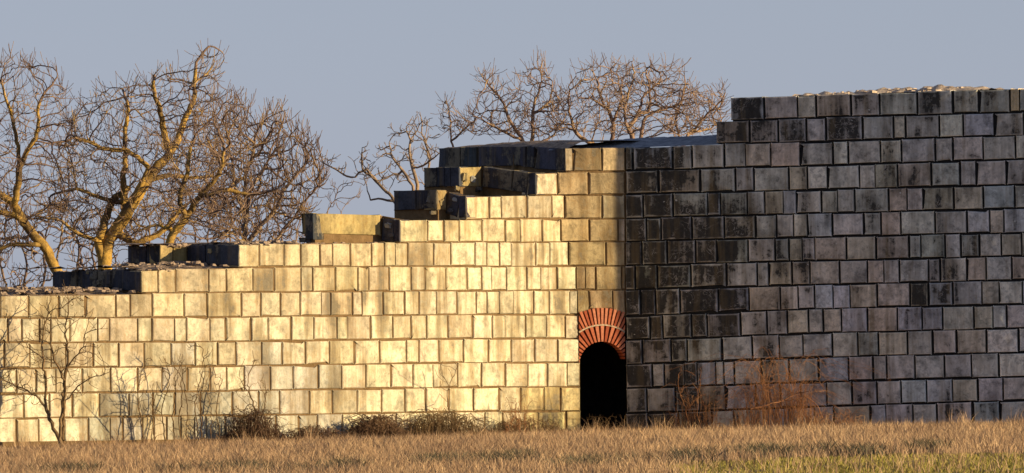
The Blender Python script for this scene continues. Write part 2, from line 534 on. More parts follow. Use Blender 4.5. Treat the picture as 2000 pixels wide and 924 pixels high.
def place_block(lib, p00, p10, p01, p11, depth, proud, color, parent, name='stone_block', gap=0.009, rock=1.0, label=None):
    """p00 lower left, p10 lower right, p01 upper left, p11 upper right corners on the wall face"""
    ex = ((p10 - p00) + (p11 - p01)) * 0.5
    ez = ((p01 - p00) + (p11 - p10)) * 0.5
    c = (p00 + p10 + p01 + p11) * 0.25
    w = ex.length - gap * random.uniform(0.4, 1.7)
    h = ez.length - gap * random.uniform(0.6, 1.6)
    if w < 0.03: return None
    X = ex.normalized()
    Yv = ez.cross(X).normalized()       # into the wall
    Z = X.cross(Yv).normalized()
    rot = Matrix((X, Yv, Z)).transposed()
    jr = Matrix.Rotation(math.radians(random.uniform(-.9, .9)) * rock, 3, 'Y') @ Matrix.Rotation(math.radians(random.uniform(-1.1, 1.1)) * rock, 3, 'Z')
    rot = rot @ jr
    me = random.choice(lib[:12]) if random.random() < 0.55 else random.choice(lib)
    o = bpy.data.objects.new(name, me)
    # the unit block reaches from y=-.5 (front) to +.5
    mat = rot.to_4x4() @ Matrix.Diagonal((w, depth, h, 1))
    mat.translation = c + rot @ Vector((0, depth * 0.5 - proud, 0))
    link(o)
    o.parent = parent
    o.matrix_world = mat
    o.color = color
    if label: o['label'] = label
    return o

LEAN = 0.022
def course(line, tops, joints, r, lib, parent, colfn, depth=0.42, skip=None, proud=0.006, rock=1.0, bottom=None):
    n = 0
    for i in range(len(joints) - 1):
        a, b = joints[i], joints[i + 1]
        am, bm_ = a + 0.2, b - 0.2
        yt = interp(tops[r], (a + b) / 2); yb = interp(tops[r + 1], (a + b) / 2)
        if skip and skip(a, b, r): continue
        l = LEAN * (yb - yt) / 2
        jt, jb = random.uniform(-1.0, 1.4), random.uniform(-1.4, 1.0)
        am += random.uniform(-.5, .7); bm_ += random.uniform(-.7, .5)
        P = []
        for (x, yl) in ((am + l, r + 1), (bm_ + l, r + 1), (am - l, r), (bm_ - l, r)):
            y = interp(tops[yl], x) + (jt if yl == r else jb)
            xx = x
            if parent is wall_root: xx = min(xx, 1220.6)
            else: xx = max(xx, 1221.2)
            P.append(line.hit(xx, y)[0])
        if colfn is None: continue
        pr = proud + random.uniform(-0.006, 0.007) * rock
        o = place_block(lib, P[0], P[1], P[2], P[3], depth * random.uniform(0.9, 1.1), pr, colfn(a, b, r), parent, rock=rock * .8, gap=0.009 if parent is wall_root else 0.019)
        n += 1
    return n

wall_root = empty('ruined_wall', (corner.x - 6, corner.y - 6, 0),
                  "sunlit cream stone block wall with a stepped broken end and a brick doorway arch", "wall")
tower_root = empty('stone_tower', (corner.x + 4, corner.y - 1, 0),
                   "dark grey stone block tower in shade right of the black doorway", "tower")

wall_root["kind"] = "thing"; tower_root["kind"] = "thing"

def jit(c, a):
    k = 1 + random.uniform(-a, a)
    return tuple(max(0.01, v * k * (1 + random.uniform(-a, a) * 0.35)) for v in c)

def wall_color(a, b, r):
    x = (a + b) / 2
    base = (0.66, 0.57, 0.39)
    dirt_shade = random.uniform(-0.16, 0.08) + 0.0
    if 600 < x < 1110 and r >= 5: base = (0.71, 0.61, 0.41); dirt_shade -= 0.10
    if r >= 11 and x < 140: base = (0.75, 0.66, 0.46); dirt_shade -= 0.16
    if r in (9, 10) and x < 600: dirt_shade += 0.03
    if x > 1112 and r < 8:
        base = (0.46, 0.345, 0.19); dirt_shade += 0.16  # dim grazing light put into darker base and crust
        if r == 2 and (x > 1176 or x < 1118): base = (0.72, 0.54, 0.31); dirt_shade -= 0.30  # stones turned to the sun painted brighter
    if r == 8 and x < 520: base = (0.60, 0.49, 0.31); dirt_shade += 0.13
    if r == 7 and x < 720: base = (0.60, 0.49, 0.30); dirt_shade += 0.14
    if r == 6 and x < 830: base = (0.61, 0.50, 0.31); dirt_shade += 0.12
    if r in (4, 5) and x < 1110: base = (0.68, 0.56, 0.35); dirt_shade += 0.04
    if r >= 12 and 180 < x < 620: base = (0.53, 0.49, 0.38); dirt_shade += 0.08
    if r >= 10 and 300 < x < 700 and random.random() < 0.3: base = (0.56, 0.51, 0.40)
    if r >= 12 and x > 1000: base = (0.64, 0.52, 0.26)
    c = jit(base, 0.07)
    if random.random() < 0.10: c = jit((0.54, 0.45, 0.30), 0.08)
    return (c[0], c[1], c[2], dirt_shade)

def tower_color(a, b, r):
    x = (a + b) / 2
    u = random.random()
    if u < 0.55: base = (0.62, 0.59, 0.52)
    elif u < 0.72: base = (0.65, 0.57, 0.45)
    elif u < 0.86: base = (0.58, 0.59, 0.58)
    else: base = (0.76, 0.71, 0.59)
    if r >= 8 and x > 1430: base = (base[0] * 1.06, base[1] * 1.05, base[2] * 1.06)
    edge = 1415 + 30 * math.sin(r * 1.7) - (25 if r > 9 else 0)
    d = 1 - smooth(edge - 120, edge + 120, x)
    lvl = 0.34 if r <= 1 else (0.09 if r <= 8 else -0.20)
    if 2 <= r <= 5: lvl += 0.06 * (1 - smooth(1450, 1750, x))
    dirt_shade = lvl * (1 - d) + 0.95 * d + random.uniform(-0.16, 0.14)
    if r == 12 and x < 1320: dirt_shade -= 0.6
    if r == 2 and x < 1400: dirt_shade -= 0.40
    if (r == 1 and 1610 < x < 1690) or (r == 8 and 1775 < x < 1815) or (r == 6 and 1870 < x < 1915): dirt_shade = 0.75
    if r == 12 and 1600 < x < 1715: dirt_shade += 0.25
    c = jit(base, 0.11)
    if r == 11 and 1274 <= a < 1297: return (0.55, 0.52, 0.47, -0.3)
    if r == 7 and 1580 < x < 1640: return (0.66, 0.58, 0.48, -0.3)
    if r == 6 and x > 1955: return (0.60, 0.54, 0.42, -0.3)
    if r == 0 and 1973 <= a < 1990: return (0.80, 0.62, 0.36, -0.3)  # sunlight on the end stone put into a pale warm colour
    return (c[0], c[1], c[2], dirt_shade)

def wall_skip(a, b, r): return False
nb = 0
for r in range(2, 14):
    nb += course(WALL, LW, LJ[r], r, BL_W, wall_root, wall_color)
nt_ = 0
for r in range(0, 14):
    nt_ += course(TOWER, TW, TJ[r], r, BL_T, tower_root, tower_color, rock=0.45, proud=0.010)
# blocks over the doorway (course 8), which dip down to the brick ring
for (a, b) in ((1127.6, 1150), (1150, 1197), (1197, 1220.5)):
    P = [WALL.hit(x, y)[0] for x, y in ((a, 612 if a < 1140 or b > 1210 else 603), (b, 612 if b > 1210 or a < 1140 else 603), (a, 567), (b, 566))]
    place_block(BL_W, P[0], P[1], P[2], P[3], 0.4, 0.01, wall_color(a, b, 7.5), wall_root)

# ------------------------------------------------------------------ broken end of the wall: profiles going back-left course by course
# (px reached, 'e' = end face running back, 'f' = face parallel to the wall front)
PROFILE = {
 2: [(855, 'e')],
 3: [(941, 'e'), (897, 'f'), (827, 'e')],
 4: [(872, 'e'), (853, 'f'), (768, 'e')],
 5: [(745, 'e'), (612, 'f'), (595, 'e')],
 6: [(365, 'e'), (312, 'f'), (248, 'e')],
 7: [(190, 'e'), (100, 'e')],
}
ENDJ = {2: [1042, 1028, 930, 898], 3: [1030, 1000, 897, 880, 868, 853], 4: [895, 812], 5: [768], 6: [400, 338, 285], 7: [215, 190, 150]}
ENDLINES = {}
RISE = {2: (.10, .17), 3: (.15, .20), 4: (.15, .20), 5: (.13, .05), 6: (.0, .10), 7: (.0, .12)}
def end_profile(r):
    x0 = LJ[r][0]
    p, n = WALL.hit(x0, interp(LW[r], x0) + 20)
    cur = Vector((p.x, p.y))
    t = Vector((-n.y, n.x)); nin = -n
    pts = [cur]
    for px, k in PROFILE[r]:
        d = ray(px, 400); s = d.x / d.y
        dirv = nin if k == 'e' else -t
        kk = (s * (cur.y + DIST) - cur.x) / (dirv.x - s * dirv.y)
        cur = cur + dirv * kk
        pts.append(cur)
    return pts, t, nin, p

END_SHADE = (0.12, 0.125, 0.14)  # shade of the end faces put into the stone colour
for r in PROFILE:
    pts, t, nin, p0 = end_profile(r)
    ENDLINES[r] = (pts, t, nin)
    px_prev = LJ[r][0]
    for i, (px, k) in enumerate(PROFILE[r]):
        a2, b2 = pts[i + 1], pts[i]
        ln = Line([a2, b2])
        js = [px] + sorted(j for j in ENDJ[r] if px < j < px_prev) + [px_prev]
        for q in range(len(js) - 1):
            xa, xb = js[q], js[q + 1]
            if xb - xa < 3: continue
            yt, yb = interp(LW[r], xa), interp(LW[r + 1], xb)
            yta, ytb = interp(LW[r], xa), interp(LW[r], xb)
            yba, ybb = interp(LW[r + 1], xa), interp(LW[r + 1], xb)
            ztop = WALL.hit(LJ[r][0], interp(LW[r], LJ[r][0]))[0].z
            zbot = WALL.hit(LJ[r][0], interp(LW[r + 1], LJ[r][0]))[0].z
            A = ln.hit(xa, yta)[0]; B = ln.hit(xb, ytb)[0]
            w_ = lambda x_: smooth(0, .45, (LJ[r][0] - x_) / (LJ[r][0] - PROFILE[r][-1][0]))
            ua, ub = w_(xa), w_(xb)
            if k == 'e' and xb == LJ[r][0] and r in (3, 4, 5): ub = ua
            if k == 'f': ub = ua
            rt_, rb_ = RISE[r]
            if k == 'f' and r == 5: zbot += 0.10
            if k == 'f' and r == 5:  # dark stone added to paint the shadow strip below the slab
                pi_ = Vector((nin.x, nin.y, 0)) * 0.14
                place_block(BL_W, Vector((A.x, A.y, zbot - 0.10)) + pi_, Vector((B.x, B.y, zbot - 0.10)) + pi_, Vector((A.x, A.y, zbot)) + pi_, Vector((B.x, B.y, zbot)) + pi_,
                            0.3, 0, (0.10, 0.10, 0.11, 0.1), wall_root, gap=0.0, label="added dark stone painting the shade under the long golden slab")
            P = [Vector((A.x, A.y, zbot + rb_ * ua)), Vector((B.x, B.y, zbot + rb_ * ub)), Vector((A.x, A.y, ztop + rt_ * ua)), Vector((B.x, B.y, ztop + rt_ * ub))]
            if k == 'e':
                c = jit(END_SHADE, 0.2); colr = (c[0] * .6, c[1] * .6, c[2] * .65, 0.2)
            else:
                c = jit((0.46, 0.345, 0.15), 0.1); colr = (c[0], c[1], c[2], -0.05)
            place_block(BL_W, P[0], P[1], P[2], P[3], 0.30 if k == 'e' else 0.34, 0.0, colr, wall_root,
                        gap=0.006, rock=1.4, label=("rough stone of the broken wall end, coloured dark for shade" if k == 'e' else "sunlit core stone in the broken wall end"))
        px_prev = px

# ------------------------------------------------------------------ core behind the facing
def inset(line, x, y, d):
    p, n = line.hit(x, y)
    return p - Vector((n.x, n.y, 0)) * d

def add_prism(V, Fc, poly_b, poly_t):
    n = len(poly_b); s = len(V)
    V += [tuple(p) for p in poly_b] + [tuple(p) for p in poly_t]
    Fc.append(tuple(range(s + n, s + 2 * n)))
    Fc.append(tuple(range(s + n - 1, s - 1, -1)))
    for i in range(n):
        j = (i + 1) % n
        Fc.append((s + i, s + j, s + n + j, s + n + i))

def xs_between(a, b, step=60):
    n = max(1, int(abs(b - a) / step))
    return [a + (b - a) * i / n for i in range(n + 1)]

REC = 0.022
coreV, coreF = [], []
for r in range(2, 14):
    x0 = LJ[r][0] + (2 if r < 8 else 0)
    x1 = 1240 if r < 9 else 1133.0
    fr_b, fr_t, bk_b, bk_t = [], [], [], []
    TH = 2.2
    xs = xs_between(x0, min(x1, 1219), 9)
    for x in xs:
        fr_b.append(inset(WALL, x, interp(LW[r + 1], x) + 0.6, REC)); fr_t.append(inset(WALL, x, interp(LW[r], x) + 1.5, REC))
    if r < 9:
        zt, zb = fr_t[-1].z, fr_b[-1].z
        q = Vector((corner.x + 1.0, corner.y + 0.5))
        fr_b.append(Vector((q.x, q.y, zb))); fr_t.append(Vector((q.x, q.y, zt)))
    # back: straight offset
    back = []
    if r in ENDLINES:
        pts, t, nin = ENDLINES[r]
        prof = []
        for i, q in enumerate(pts[1:], 1):
            prof.append(q + t * 0.07 + nin * 0.03)
        last = pts[-1] + t * 1.2 + nin * 0.02
        prof.append(last)
        z_t, z_b = fr_t[0].z, fr_b[0].z
        first = pts[0] + t * 0.07 + nin * 0.07
        fr_b[0] = Vector((first.x, first.y, z_b)); fr_t[0] = Vector((first.x, first.y, z_t))
        lead_b = [Vector((q.x, q.y, z_b)) for q in prof[::-1]]
        lead_t = [Vector((q.x, q.y, z_t + max(0, RISE[r][0] - .03))) for q in prof[::-1]]
    else:
        lead_b, lead_t = [], []
    xb_end = xs[-1]
    for x in reversed(xs):
        if r in ENDLINES and x < LJ[r][0] + 40: continue
        fb = inset(WALL, x, interp(LW[r + 1], x), REC); ft = inset(WALL, x, interp(LW[r], x) + 1.5, REC)
        _, n = WALL.hit(x, 500)
        nn = Vector((math.sin(math.radians(42)), -math.cos(math.radians(42)), 0)) if r < 9 and x > 1000 else Vector((n.x, n.y, 0))
        bk_b.append(fb - nn * TH); bk_t.append(ft - nn * TH)
    if r < 9:
        bk_b.insert(0, Vector((corner.x + 1.2, corner.y + 3.2, fr_b[-1].z))); bk_t.insert(0, Vector((corner.x + 1.2, corner.y + 3.2, fr_t[-1].z)))
    else:
        # left cheek of the doorway goes straight back
        e = fr_b[-1]; bk_b.insert(0, Vector((e.x + 0.02, e.y + 3.4, e.z))); bk_t.insert(0, Vector((e.x + 0.02, e.y + 3.4, fr_t[-1].z)))
    if r == 2:
        for q in fr_t + bk_t: q.z -= 0.10
    pb = lead_b + fr_b + bk_b; pt = lead_t + fr_t + bk_t
    for q in pb: q.z -= 0.012
    add_prism(coreV, coreF, pb, pt)
core = mesh_obj('rubble_core', coreV, coreF, M_CORE, wall_root)

# footing under the wall
fV, fF = [], []
fb, ft = [], []
for x in xs_between(-100, 1133):
    q = inset(WALL, x, interp(LW[14], x), -0.03)
    ft.append(Vector((q.x, q.y, q.z + 0.03))); fb.append(Vector((q.x, q.y, -0.5)))
for x in reversed(xs_between(-100, 1133)):
    q = inset(WALL, x, interp(LW[14], x), 0.9)
    ft.append(Vector((q.x, q.y, q.z + 0.03))); fb.append(Vector((q.x, q.y, -0.5)))
add_prism(fV, fF, fb, ft)
mesh_obj('footing', fV, fF, M_CORE, wall_root)

tV, tF = [], []
tn = Vector((-math.sin(math.radians(20)), -math.cos(math.radians(20)), 0))
for r in range(0, 14):
    x0 = TJ[r][0] + 1.5
    if r < 2: x0 = TJ[r][0] + 5
    xs = xs_between(x0, 2032, 90)
    f_b = [inset(TOWER, x, interp(TW[r + 1], x) + 0.6, 0.04) for x in xs]
    f_t = [inset(TOWER, x, interp(TW[r], x) + 1.5, 0.04) for x in xs]
    TH = 3.0
    b_b = [p - tn * TH for p in reversed(f_b)]; b_t = [p - tn * TH for p in reversed(f_t)]
    if r >= 2:
        # keep the doorway passage free: go straight back from the corner
        b_b[-1] = Vector((f_b[0].x + 0.02, f_b[0].y + 3.4, f_b[0].z)); b_t[-1] = Vector((f_t[0].x + 0.02, f_t[0].y + 3.4, f_t[0].z))
    if r == 2:
        for q in f_t + b_t: q.z -= 0.10
    for q in f_b + b_b: q.z -= 0.012
    add_prism(tV, tF, f_b + b_b, f_t + b_t)
mesh_obj('rubble_core', tV, tF, M_CORE_T, tower_root)
tV, tF = [], []
xs = xs_between(1221, 2032, 90)
ft = [inset(TOWER, x, interp(TW[14], x), -0.03) + Vector((0, 0, .03)) for x in xs]
bt = [p - tn * 0.9 for p in reversed(ft)]
add_prism(tV, tF, [Vector((p.x, p.y, -0.5)) for p in ft + bt], ft + bt)
mesh_obj('footing', tV, tF, M_CORE_T, tower_root)

# passage behind the doorway: lintel core, far wall, floor
a = WALL.hit(1133, 700)[0]; b = WALL.hit(1220, 700)[0]
zl = WALL.hit(1176, 600)[0].z
pV, pF = [], []
def boxpts(x0, x1, y0, y1, z0, z1):
    pb = [Vector((x0, y0, z0)), Vector((x1, y0, z0)), Vector((x1, y1, z0)), Vector((x0, y1, z0))]
    return pb, [p + Vector((0, 0, z1 - z0)) for p in pb]
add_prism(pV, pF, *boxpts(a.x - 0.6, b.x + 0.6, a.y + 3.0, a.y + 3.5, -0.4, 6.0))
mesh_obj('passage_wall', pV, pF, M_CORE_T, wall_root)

# ------------------------------------------------------------------ brick arch
ARCH_V, ARCH_F = [], []
CX, CY, XL, XR = 1176.0, 712.0, 1130.5, 1220.0
def clip_poly(poly):
    for side, lim in ((1, XL), (-1, XR)):
        out = []
        for i in range(len(poly)):
            p, q = poly[i], poly[(i + 1) % len(poly)]
            ip, iq = side * (p[0] - lim) >= 0, side * (q[0] - lim) >= 0
            if ip: out.append(p)
            if ip != iq:
                k = (lim - p[0]) / (q[0] - p[0])
                out.append((lim, p[1] + k * (q[1] - p[1])))
        poly = out
        if len(poly) < 3: return []
    return poly
def arch_prism(poly, depth, proud, mat, name, parent):
    if len(poly) < 3: return
    fr, bk = [], []
    for (x, y) in poly:
        p, n = WALL.hit(x, y)
        n3 = Vector((n.x, n.y, 0))
        fr.append(p + n3 * proud); bk.append(p - n3 * depth)
    V, Fc = [], []
    add_prism(V, Fc, fr, bk)
    o = mesh_obj(name, V, Fc, mat, parent)
    bm = bmesh.new(); bm.from_mesh(o.data); bmesh.ops.recalc_face_normals(bm, faces=bm.faces); bm.to_mesh(o.data); bm.free()
    return o
def ringpoly(t0, t1, r0, r1):
    f = lambda t, r: (CX + r * math.sin(t), CY - r * math.cos(t))
    return [f(t0, r0), f(t1, r0), f(t1, r1), f(t0, r1)]
def arch_acc(poly, depth, proud):
    if len(poly) < 3: return
    fr, bk = [], []
    for (x, y) in poly:
        p, n = WALL.hit(x, y)
        n3 = Vector((n.x, n.y, 0))
        fr.append(p + n3 * proud); bk.append(p - n3 * depth)
    add_prism(ARCH_V, ARCH_F, fr, bk)
# mortar bed behind the bricks
mM, nt0, b0 = mat_new("dark_red_mortar"); b0.inputs['Base Color'].default_value = (0.16, 0.03, 0.018, 1)
outer = [(XL, 600 + 4)] if False else []
bed = []
for i in range(25):
    t = math.radians(-88 + 176 * i / 24)
    bed.append((CX + 46.5 * math.sin(t), CY - 46.5 * math.cos(t)))
top = []
for i in range(13):
    t = math.radians(23.5 - 47 * i / 12)
    top.append((CX + 110 * math.sin(t), CY - 110 * math.cos(t)))
bedp = [(min(XR, max(XL, x)), y) for x, y in bed] + top
# build as strips so that the concave outline is safe
for i in range(24):
    xa, xb = bed[i][0], bed[i + 1][0]
    xa, xb = max(XL, xa), min(XR, xb)
    if xb - xa < 0.8: continue
    yt = lambda x: CY - math.sqrt(110 ** 2 - (x - CX) ** 2)
    arch_acc([(xa, bed[i][1]), (xb, bed[i + 1][1]), (xb, yt(xb)), (xa, yt(xa))], 0.5, -0.045)
# thin pale mortar line between the two rings
for i in range(10):
    t0, t1 = math.radians(-36 + 7.2 * i), math.radians(-36 + 7.2 * (i + 1))
    pass
arch = mesh_obj('brick_arch', ARCH_V, ARCH_F, mM, wall_root)
bm = bmesh.new(); bm.from_mesh(arch.data); bmesh.ops.recalc_face_normals(bm, faces=bm.faces); bm.to_mesh(arch.data); bm.free()
bpy.context.view_layer.update()
jV, jF = ARCH_V[:], ARCH_F[:]
ARCH_V.clear(); ARCH_F.clear()
for i in range(12):
    t0, t1 = math.radians(-36 + 6 * i), math.radians(-36 + 6 * (i + 1))
    arch_acc(clip_poly(ringpoly(t0, t1, 76.0, 79.2)), 0.2, 0.03)
mesh_obj('mortar_joint', ARCH_V, ARCH_F, plain_rock('pale_mortar', (0.45, 0.33, 0.2), (0.7, 0.55, 0.38), 8), arch)
for (r0, r1, nbk, tmax) in ((45, 76.5, 21, 86), (78.5, 111.5, 17, 38)):
    w = math.radians(2 * tmax) / nbk
    for i in range(nbk):
        t0 = -math.radians(tmax) + i * w
        poly = clip_poly(ringpoly(t0 + w * 0.20, t0 + w * 0.80, r0, r1 - random.uniform(0, 1.5)))
        if len(poly) >= 3:
            xs_ = [p[0] for p in poly]; ys_ = [p[1] for p in poly]
            if (max(xs_) - min(xs_)) < 1.2: continue
            arch_prism(poly, 0.45, 0.035 + random.uniform(-.006, .008), M_BRICK, 'brick', arch)
# lintel core above the passage
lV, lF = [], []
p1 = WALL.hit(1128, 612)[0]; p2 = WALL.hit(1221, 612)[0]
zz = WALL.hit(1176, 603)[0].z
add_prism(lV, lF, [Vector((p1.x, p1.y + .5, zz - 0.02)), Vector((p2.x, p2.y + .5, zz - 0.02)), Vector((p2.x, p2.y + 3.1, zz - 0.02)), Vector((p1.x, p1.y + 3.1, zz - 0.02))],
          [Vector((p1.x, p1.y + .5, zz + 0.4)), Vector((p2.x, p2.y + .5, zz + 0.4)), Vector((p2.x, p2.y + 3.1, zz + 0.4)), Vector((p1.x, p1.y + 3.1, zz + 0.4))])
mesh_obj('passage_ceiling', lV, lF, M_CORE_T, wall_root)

# ------------------------------------------------------------------ rubble and mortar lumps on the tops
def lumps(name, spots, mat, parent):
    V, Fc = [], []
    base = [(-1, -1, -.6), (1, -1, -.6), (1, 1, -.6), (-1, 1, -.6), (-.7, -.7, .5), (.7, -.7, .5), (.7, .7, .5), (-.7, .7, .5)]
    fc = [(0, 1, 5, 4), (1, 2, 6, 5), (2, 3, 7, 6), (3, 0, 4, 7), (4, 5, 6, 7), (3, 2, 1, 0)]
    for (p, sx, sy, sz) in spots:
        s = len(V); ang = random.uniform(0, 6.28)
        ca, sa = math.cos(ang), math.sin(ang)
        for (x, y, z) in base:
            x = x * sx * random.uniform(.7, 1.25); y = y * sy * random.uniform(.7, 1.25); z = z * sz * random.uniform(.6, 1.4)
            V.append((p.x + x * ca - y * sa, p.y + x * sa + y * ca, p.z + z))
        Fc += [tuple(s + i for i in f) for f in fc]
    o = mesh_obj(name, V, Fc, mat, parent)
    o['kind'] = 'stuff'
    return o

def on_top(r, q):
    pts, t, nin = ENDLINES[r]
    v = Vector((q.x, q.y)) - pts[0]
    if v.dot(t) < 0.04 and v.dot(nin) < (pts[-1] - pts[0]).dot(nin) * .5: return False
    return v.dot(t) > -1.4
def top_spots(line, tops, x0, x1, count, hfun, d0=0.1, d1=1.6, size=(0.03, 0.085), clip=None):
    out = []
    for i in range(count):
        x = random.uniform(x0, x1)
        d = random.uniform(d0, d1)
        y = interp(tops, x)
        p, n = line.hit(x, y)
        q = p - Vector((n.x, n.y, 0)) * d
        if clip and not on_top(clip, q): continue
        s = random.uniform(*size)
        q.z += hfun(x, d) + random.uniform(-.02, .03)
        out.append((q, s * random.uniform(.8, 1.6), s, s * random.uniform(.4, .8)))
    return out
from mathutils import noise as mn
def rough(x, d): return 0.05 * mn.noise(Vector((x * .05, d * 2.5, 0))) + 0.03 * mn.noise(Vector((x * .17, d * 6, 3)))
RUB_MOUNDS = [(8, -110, 272, lambda x, d: -0.02 + (0.10 - .05 * smooth(150, 272, x) + rough(x, d)) * smooth(0, .6, d)),
              (7, 150, 462, lambda x, d: -0.02 + (0.09 - .04 * smooth(380, 462, x) + rough(x, d)) * smooth(0, .6, d)),
              (6, 330, 612, lambda x, d: -0.03 + (0.06 + .6 * rough(x, d)) * smooth(0.1, .6, d))]
sp = top_spots(WALL, LW[8], -110, 268, 230, lambda x, d: 0.03 + 0.09 * smooth(0, .7, d) * (1 - smooth(120, 330, x) * .6))
sp += top_spots(WALL, LW[7], 180, 455, 110, lambda x, d: 0.03 + 0.07 * smooth(0, .6, d), d1=1.6, clip=7)
sp += top_spots(WALL, LW[6], 400, 610, 80, lambda x, d: -0.01 + 0.045 * smooth(0.1, .7, d), d0=.25, d1=1.3, size=(.03, .07), clip=6)
sp += top_spots(WALL, LW[6], 610, 780, 60, lambda x, d: -0.03, d0=.1, d1=.8, size=(.03, .06))
# ledges on the back of the end
for r, cnt, xa, xb in ((7, 120, 110, 185), (6, 120, 250, 460)):
    pts, t, nin = ENDLINES[r]
    zt = WALL.hit(LJ[r][0], interp(LW[r], LJ[r][0]))[0].z
    for i in range(cnt):
        k = random.random()
        seg = random.randrange(len(pts) - 1)
        q = pts[seg].lerp(pts[seg + 1], random.random()) + t * random.uniform(0.08, 0.8)
        s = random.uniform(.03, .08)
        sp.append((Vector((q.x, q.y, zt + RISE[r][0] * (.9 if seg else .6) + random.uniform(-.03, .02))), s * 1.4, s, s * .5))
# broken stones in the stepped end
lumps('rubble_top', sp, M_RUBBLE, wall_root)

def rock(px, py, ln, sx, sz, colr, off=0.0):
    p, n = ln.hit(px, py)
    V, Fc = [], []
    bm = bmesh.new(); bmesh.ops.create_cube(bm, size=1.6); bmesh.ops.subdivide_edges(bm, edges=bm.edges, cuts=2, use_grid_fill=True)
    sd = random.uniform(0, 99)
    for v in bm.verts:
        q = v.co.copy()
        m_ = max(abs(q.x), abs(q.y), abs(q.z))
        q = q * (1 - .12 * (q.length / m_ - 1))
        q *= 1 + .40 * mn.noise(q * 1.3 + Vector((sd, 0, 0)))
        v.co = Vector((q.x * sx * .62, q.y * (sx + sz) * .3, q.z * sz * .62))
    me = bpy.data.meshes.new('broken_stone'); bm.to_mesh(me); bm.free()
    me.materials.append(M_STONE)
    o = link(bpy.data.objects.new('broken_stone', me), wall_root)
    o.matrix_parent_inverse = wall_root.matrix_world.inverted()
    o.location = p + Vector((n.x, n.y, 0)) * off
    o.rotation_euler = (random.uniform(-.3, .3), random.uniform(-.3, .3), random.uniform(0, 6))
    o.color = colr
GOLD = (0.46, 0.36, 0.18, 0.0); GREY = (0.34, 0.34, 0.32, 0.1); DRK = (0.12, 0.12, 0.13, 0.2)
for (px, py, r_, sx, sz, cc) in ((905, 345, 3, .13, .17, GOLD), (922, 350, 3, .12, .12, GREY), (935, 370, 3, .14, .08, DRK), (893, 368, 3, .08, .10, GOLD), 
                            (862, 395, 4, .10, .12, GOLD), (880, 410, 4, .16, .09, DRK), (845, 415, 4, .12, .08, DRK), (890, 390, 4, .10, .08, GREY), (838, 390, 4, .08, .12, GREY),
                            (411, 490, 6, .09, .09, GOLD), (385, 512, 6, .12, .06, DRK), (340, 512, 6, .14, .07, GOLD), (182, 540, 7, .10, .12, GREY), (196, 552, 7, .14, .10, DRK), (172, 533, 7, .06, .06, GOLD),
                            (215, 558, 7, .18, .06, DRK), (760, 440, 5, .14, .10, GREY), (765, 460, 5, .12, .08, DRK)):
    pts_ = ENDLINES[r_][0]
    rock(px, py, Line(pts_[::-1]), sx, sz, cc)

# low mound of mortar and earth over the wall walk, right of the broken end
def mound(name, line, tops, x0, x1, prof, mat, parent, recess=0.1, clip=None):
    xs = xs_between(x0, x1, 7)
    ds = [0.0, .12, .3, .6, 1.0, 1.5, 2.1, 2.6]
    V, Fc = [], []
    for x in xs:
        p, n = line.hit(x, interp(tops, x))
        for d in ds:
            q = p - Vector((n.x, n.y, 0)) * (d + (recess(x) if callable(recess) else recess))
            h = prof(x, d)
            q.z += h + (random.uniform(-.012, .012) if d > 0 else -.02)
            V.append(q)
    k = len(ds)
    for i in range(len(xs) - 1):
        for j in range(k - 1):
            a = i * k + j
            if clip and not all(on_top(clip, V[m_]) for m_ in (a, a + k, a + k + 1, a + 1)): continue
            Fc.append((a, a + k, a + k + 1, a + 1))
    return mesh_obj(name, V, Fc, mat, parent, True)
for r_, xa_, xb_, f_ in RUB_MOUNDS:
    mound('rubble_bed', WALL, LW[r_], xa_, xb_, f_, M_RUBBLE, wall_root, clip=r_ if r_ < 8 else None)
capf = lambda x, d: (0.05 + 0.15 * smooth(1050, 1225, x) + .04 * mn.noise(Vector((x * .05, d * 2, 9)))) * smooth(0, 1.1, d)
mound('mortar_cap', TOWER, TW[2], 1085, 1402, capf, M_CAP, tower_root, recess=lambda x: .1 - .42 * max(0, 1215 - x) / 95)
pts2, t2, nin2 = ENDLINES[2]
zt2 = WALL.hit(1103, interp(LW[2], 1103))[0].z
V, Fc = [], []
NB = 26
for i in range(NB + 1):
    u = i / NB
    q0 = pts2[0].lerp(pts2[1], u)
    for j, d in enumerate((0.03, .15, .4, .8, 1.3, 2.0)):
        q = q0 + t2 * d
        h = (0.13 * (1 - u) ** .8 + .01) * smooth(0, .5, d) + (random.uniform(-.012, .012) if d > .1 else -.03)
        V.append((q.x, q.y, zt2 + h + .10 * smooth(0, .45, u)))
for i in range(NB):
    for j in range(5):
        a_ = i * 6 + j
        Fc.append((a_, a_ + 6, a_ + 7, a_ + 1))
mesh_obj('mortar_cap', V, Fc, M_RUBBLE, wall_root, True)
pale = plain_rock('sunlit_pale_rubble', (0.40, 0.30, 0.22), (0.72, 0.57, 0.43), 5)  # sunlit fringe put into a lighter rubble colour
from mathutils import noise as mn
mound('mortar_cap', TOWER, TW[0], 1540, 1905, lambda x, d: -0.035 + (0.04 + 0.05 * smooth(1540, 1720, x) * (1 - smooth(1860, 1905, x)) + 0.13 * mn.noise(Vector((x * .06, d * 2, 0)))) * smooth(0, .35, d), pale, tower_root)
sp = top_spots(TOWER, TW[0], 1560, 1890, 60, lambda x, d: -0.005 + 0.055 * smooth(0, .4, d) * (0.4 + .6 * smooth(1540, 1700, x)) * (1 - smooth(1860, 1905, x)), d0=.05, d1=1.0, size=(.02, .06))
lumps('rubble_top', sp, pale, tower_root)
# corners of the stone painted sunlit at the right end of the top course
P = [TOWER.hit(x, y)[0] + Vector((0, -0.05, 0)) for x, y in ((1976, 217), (1991, 217), (1976, 173), (1991, 173))]

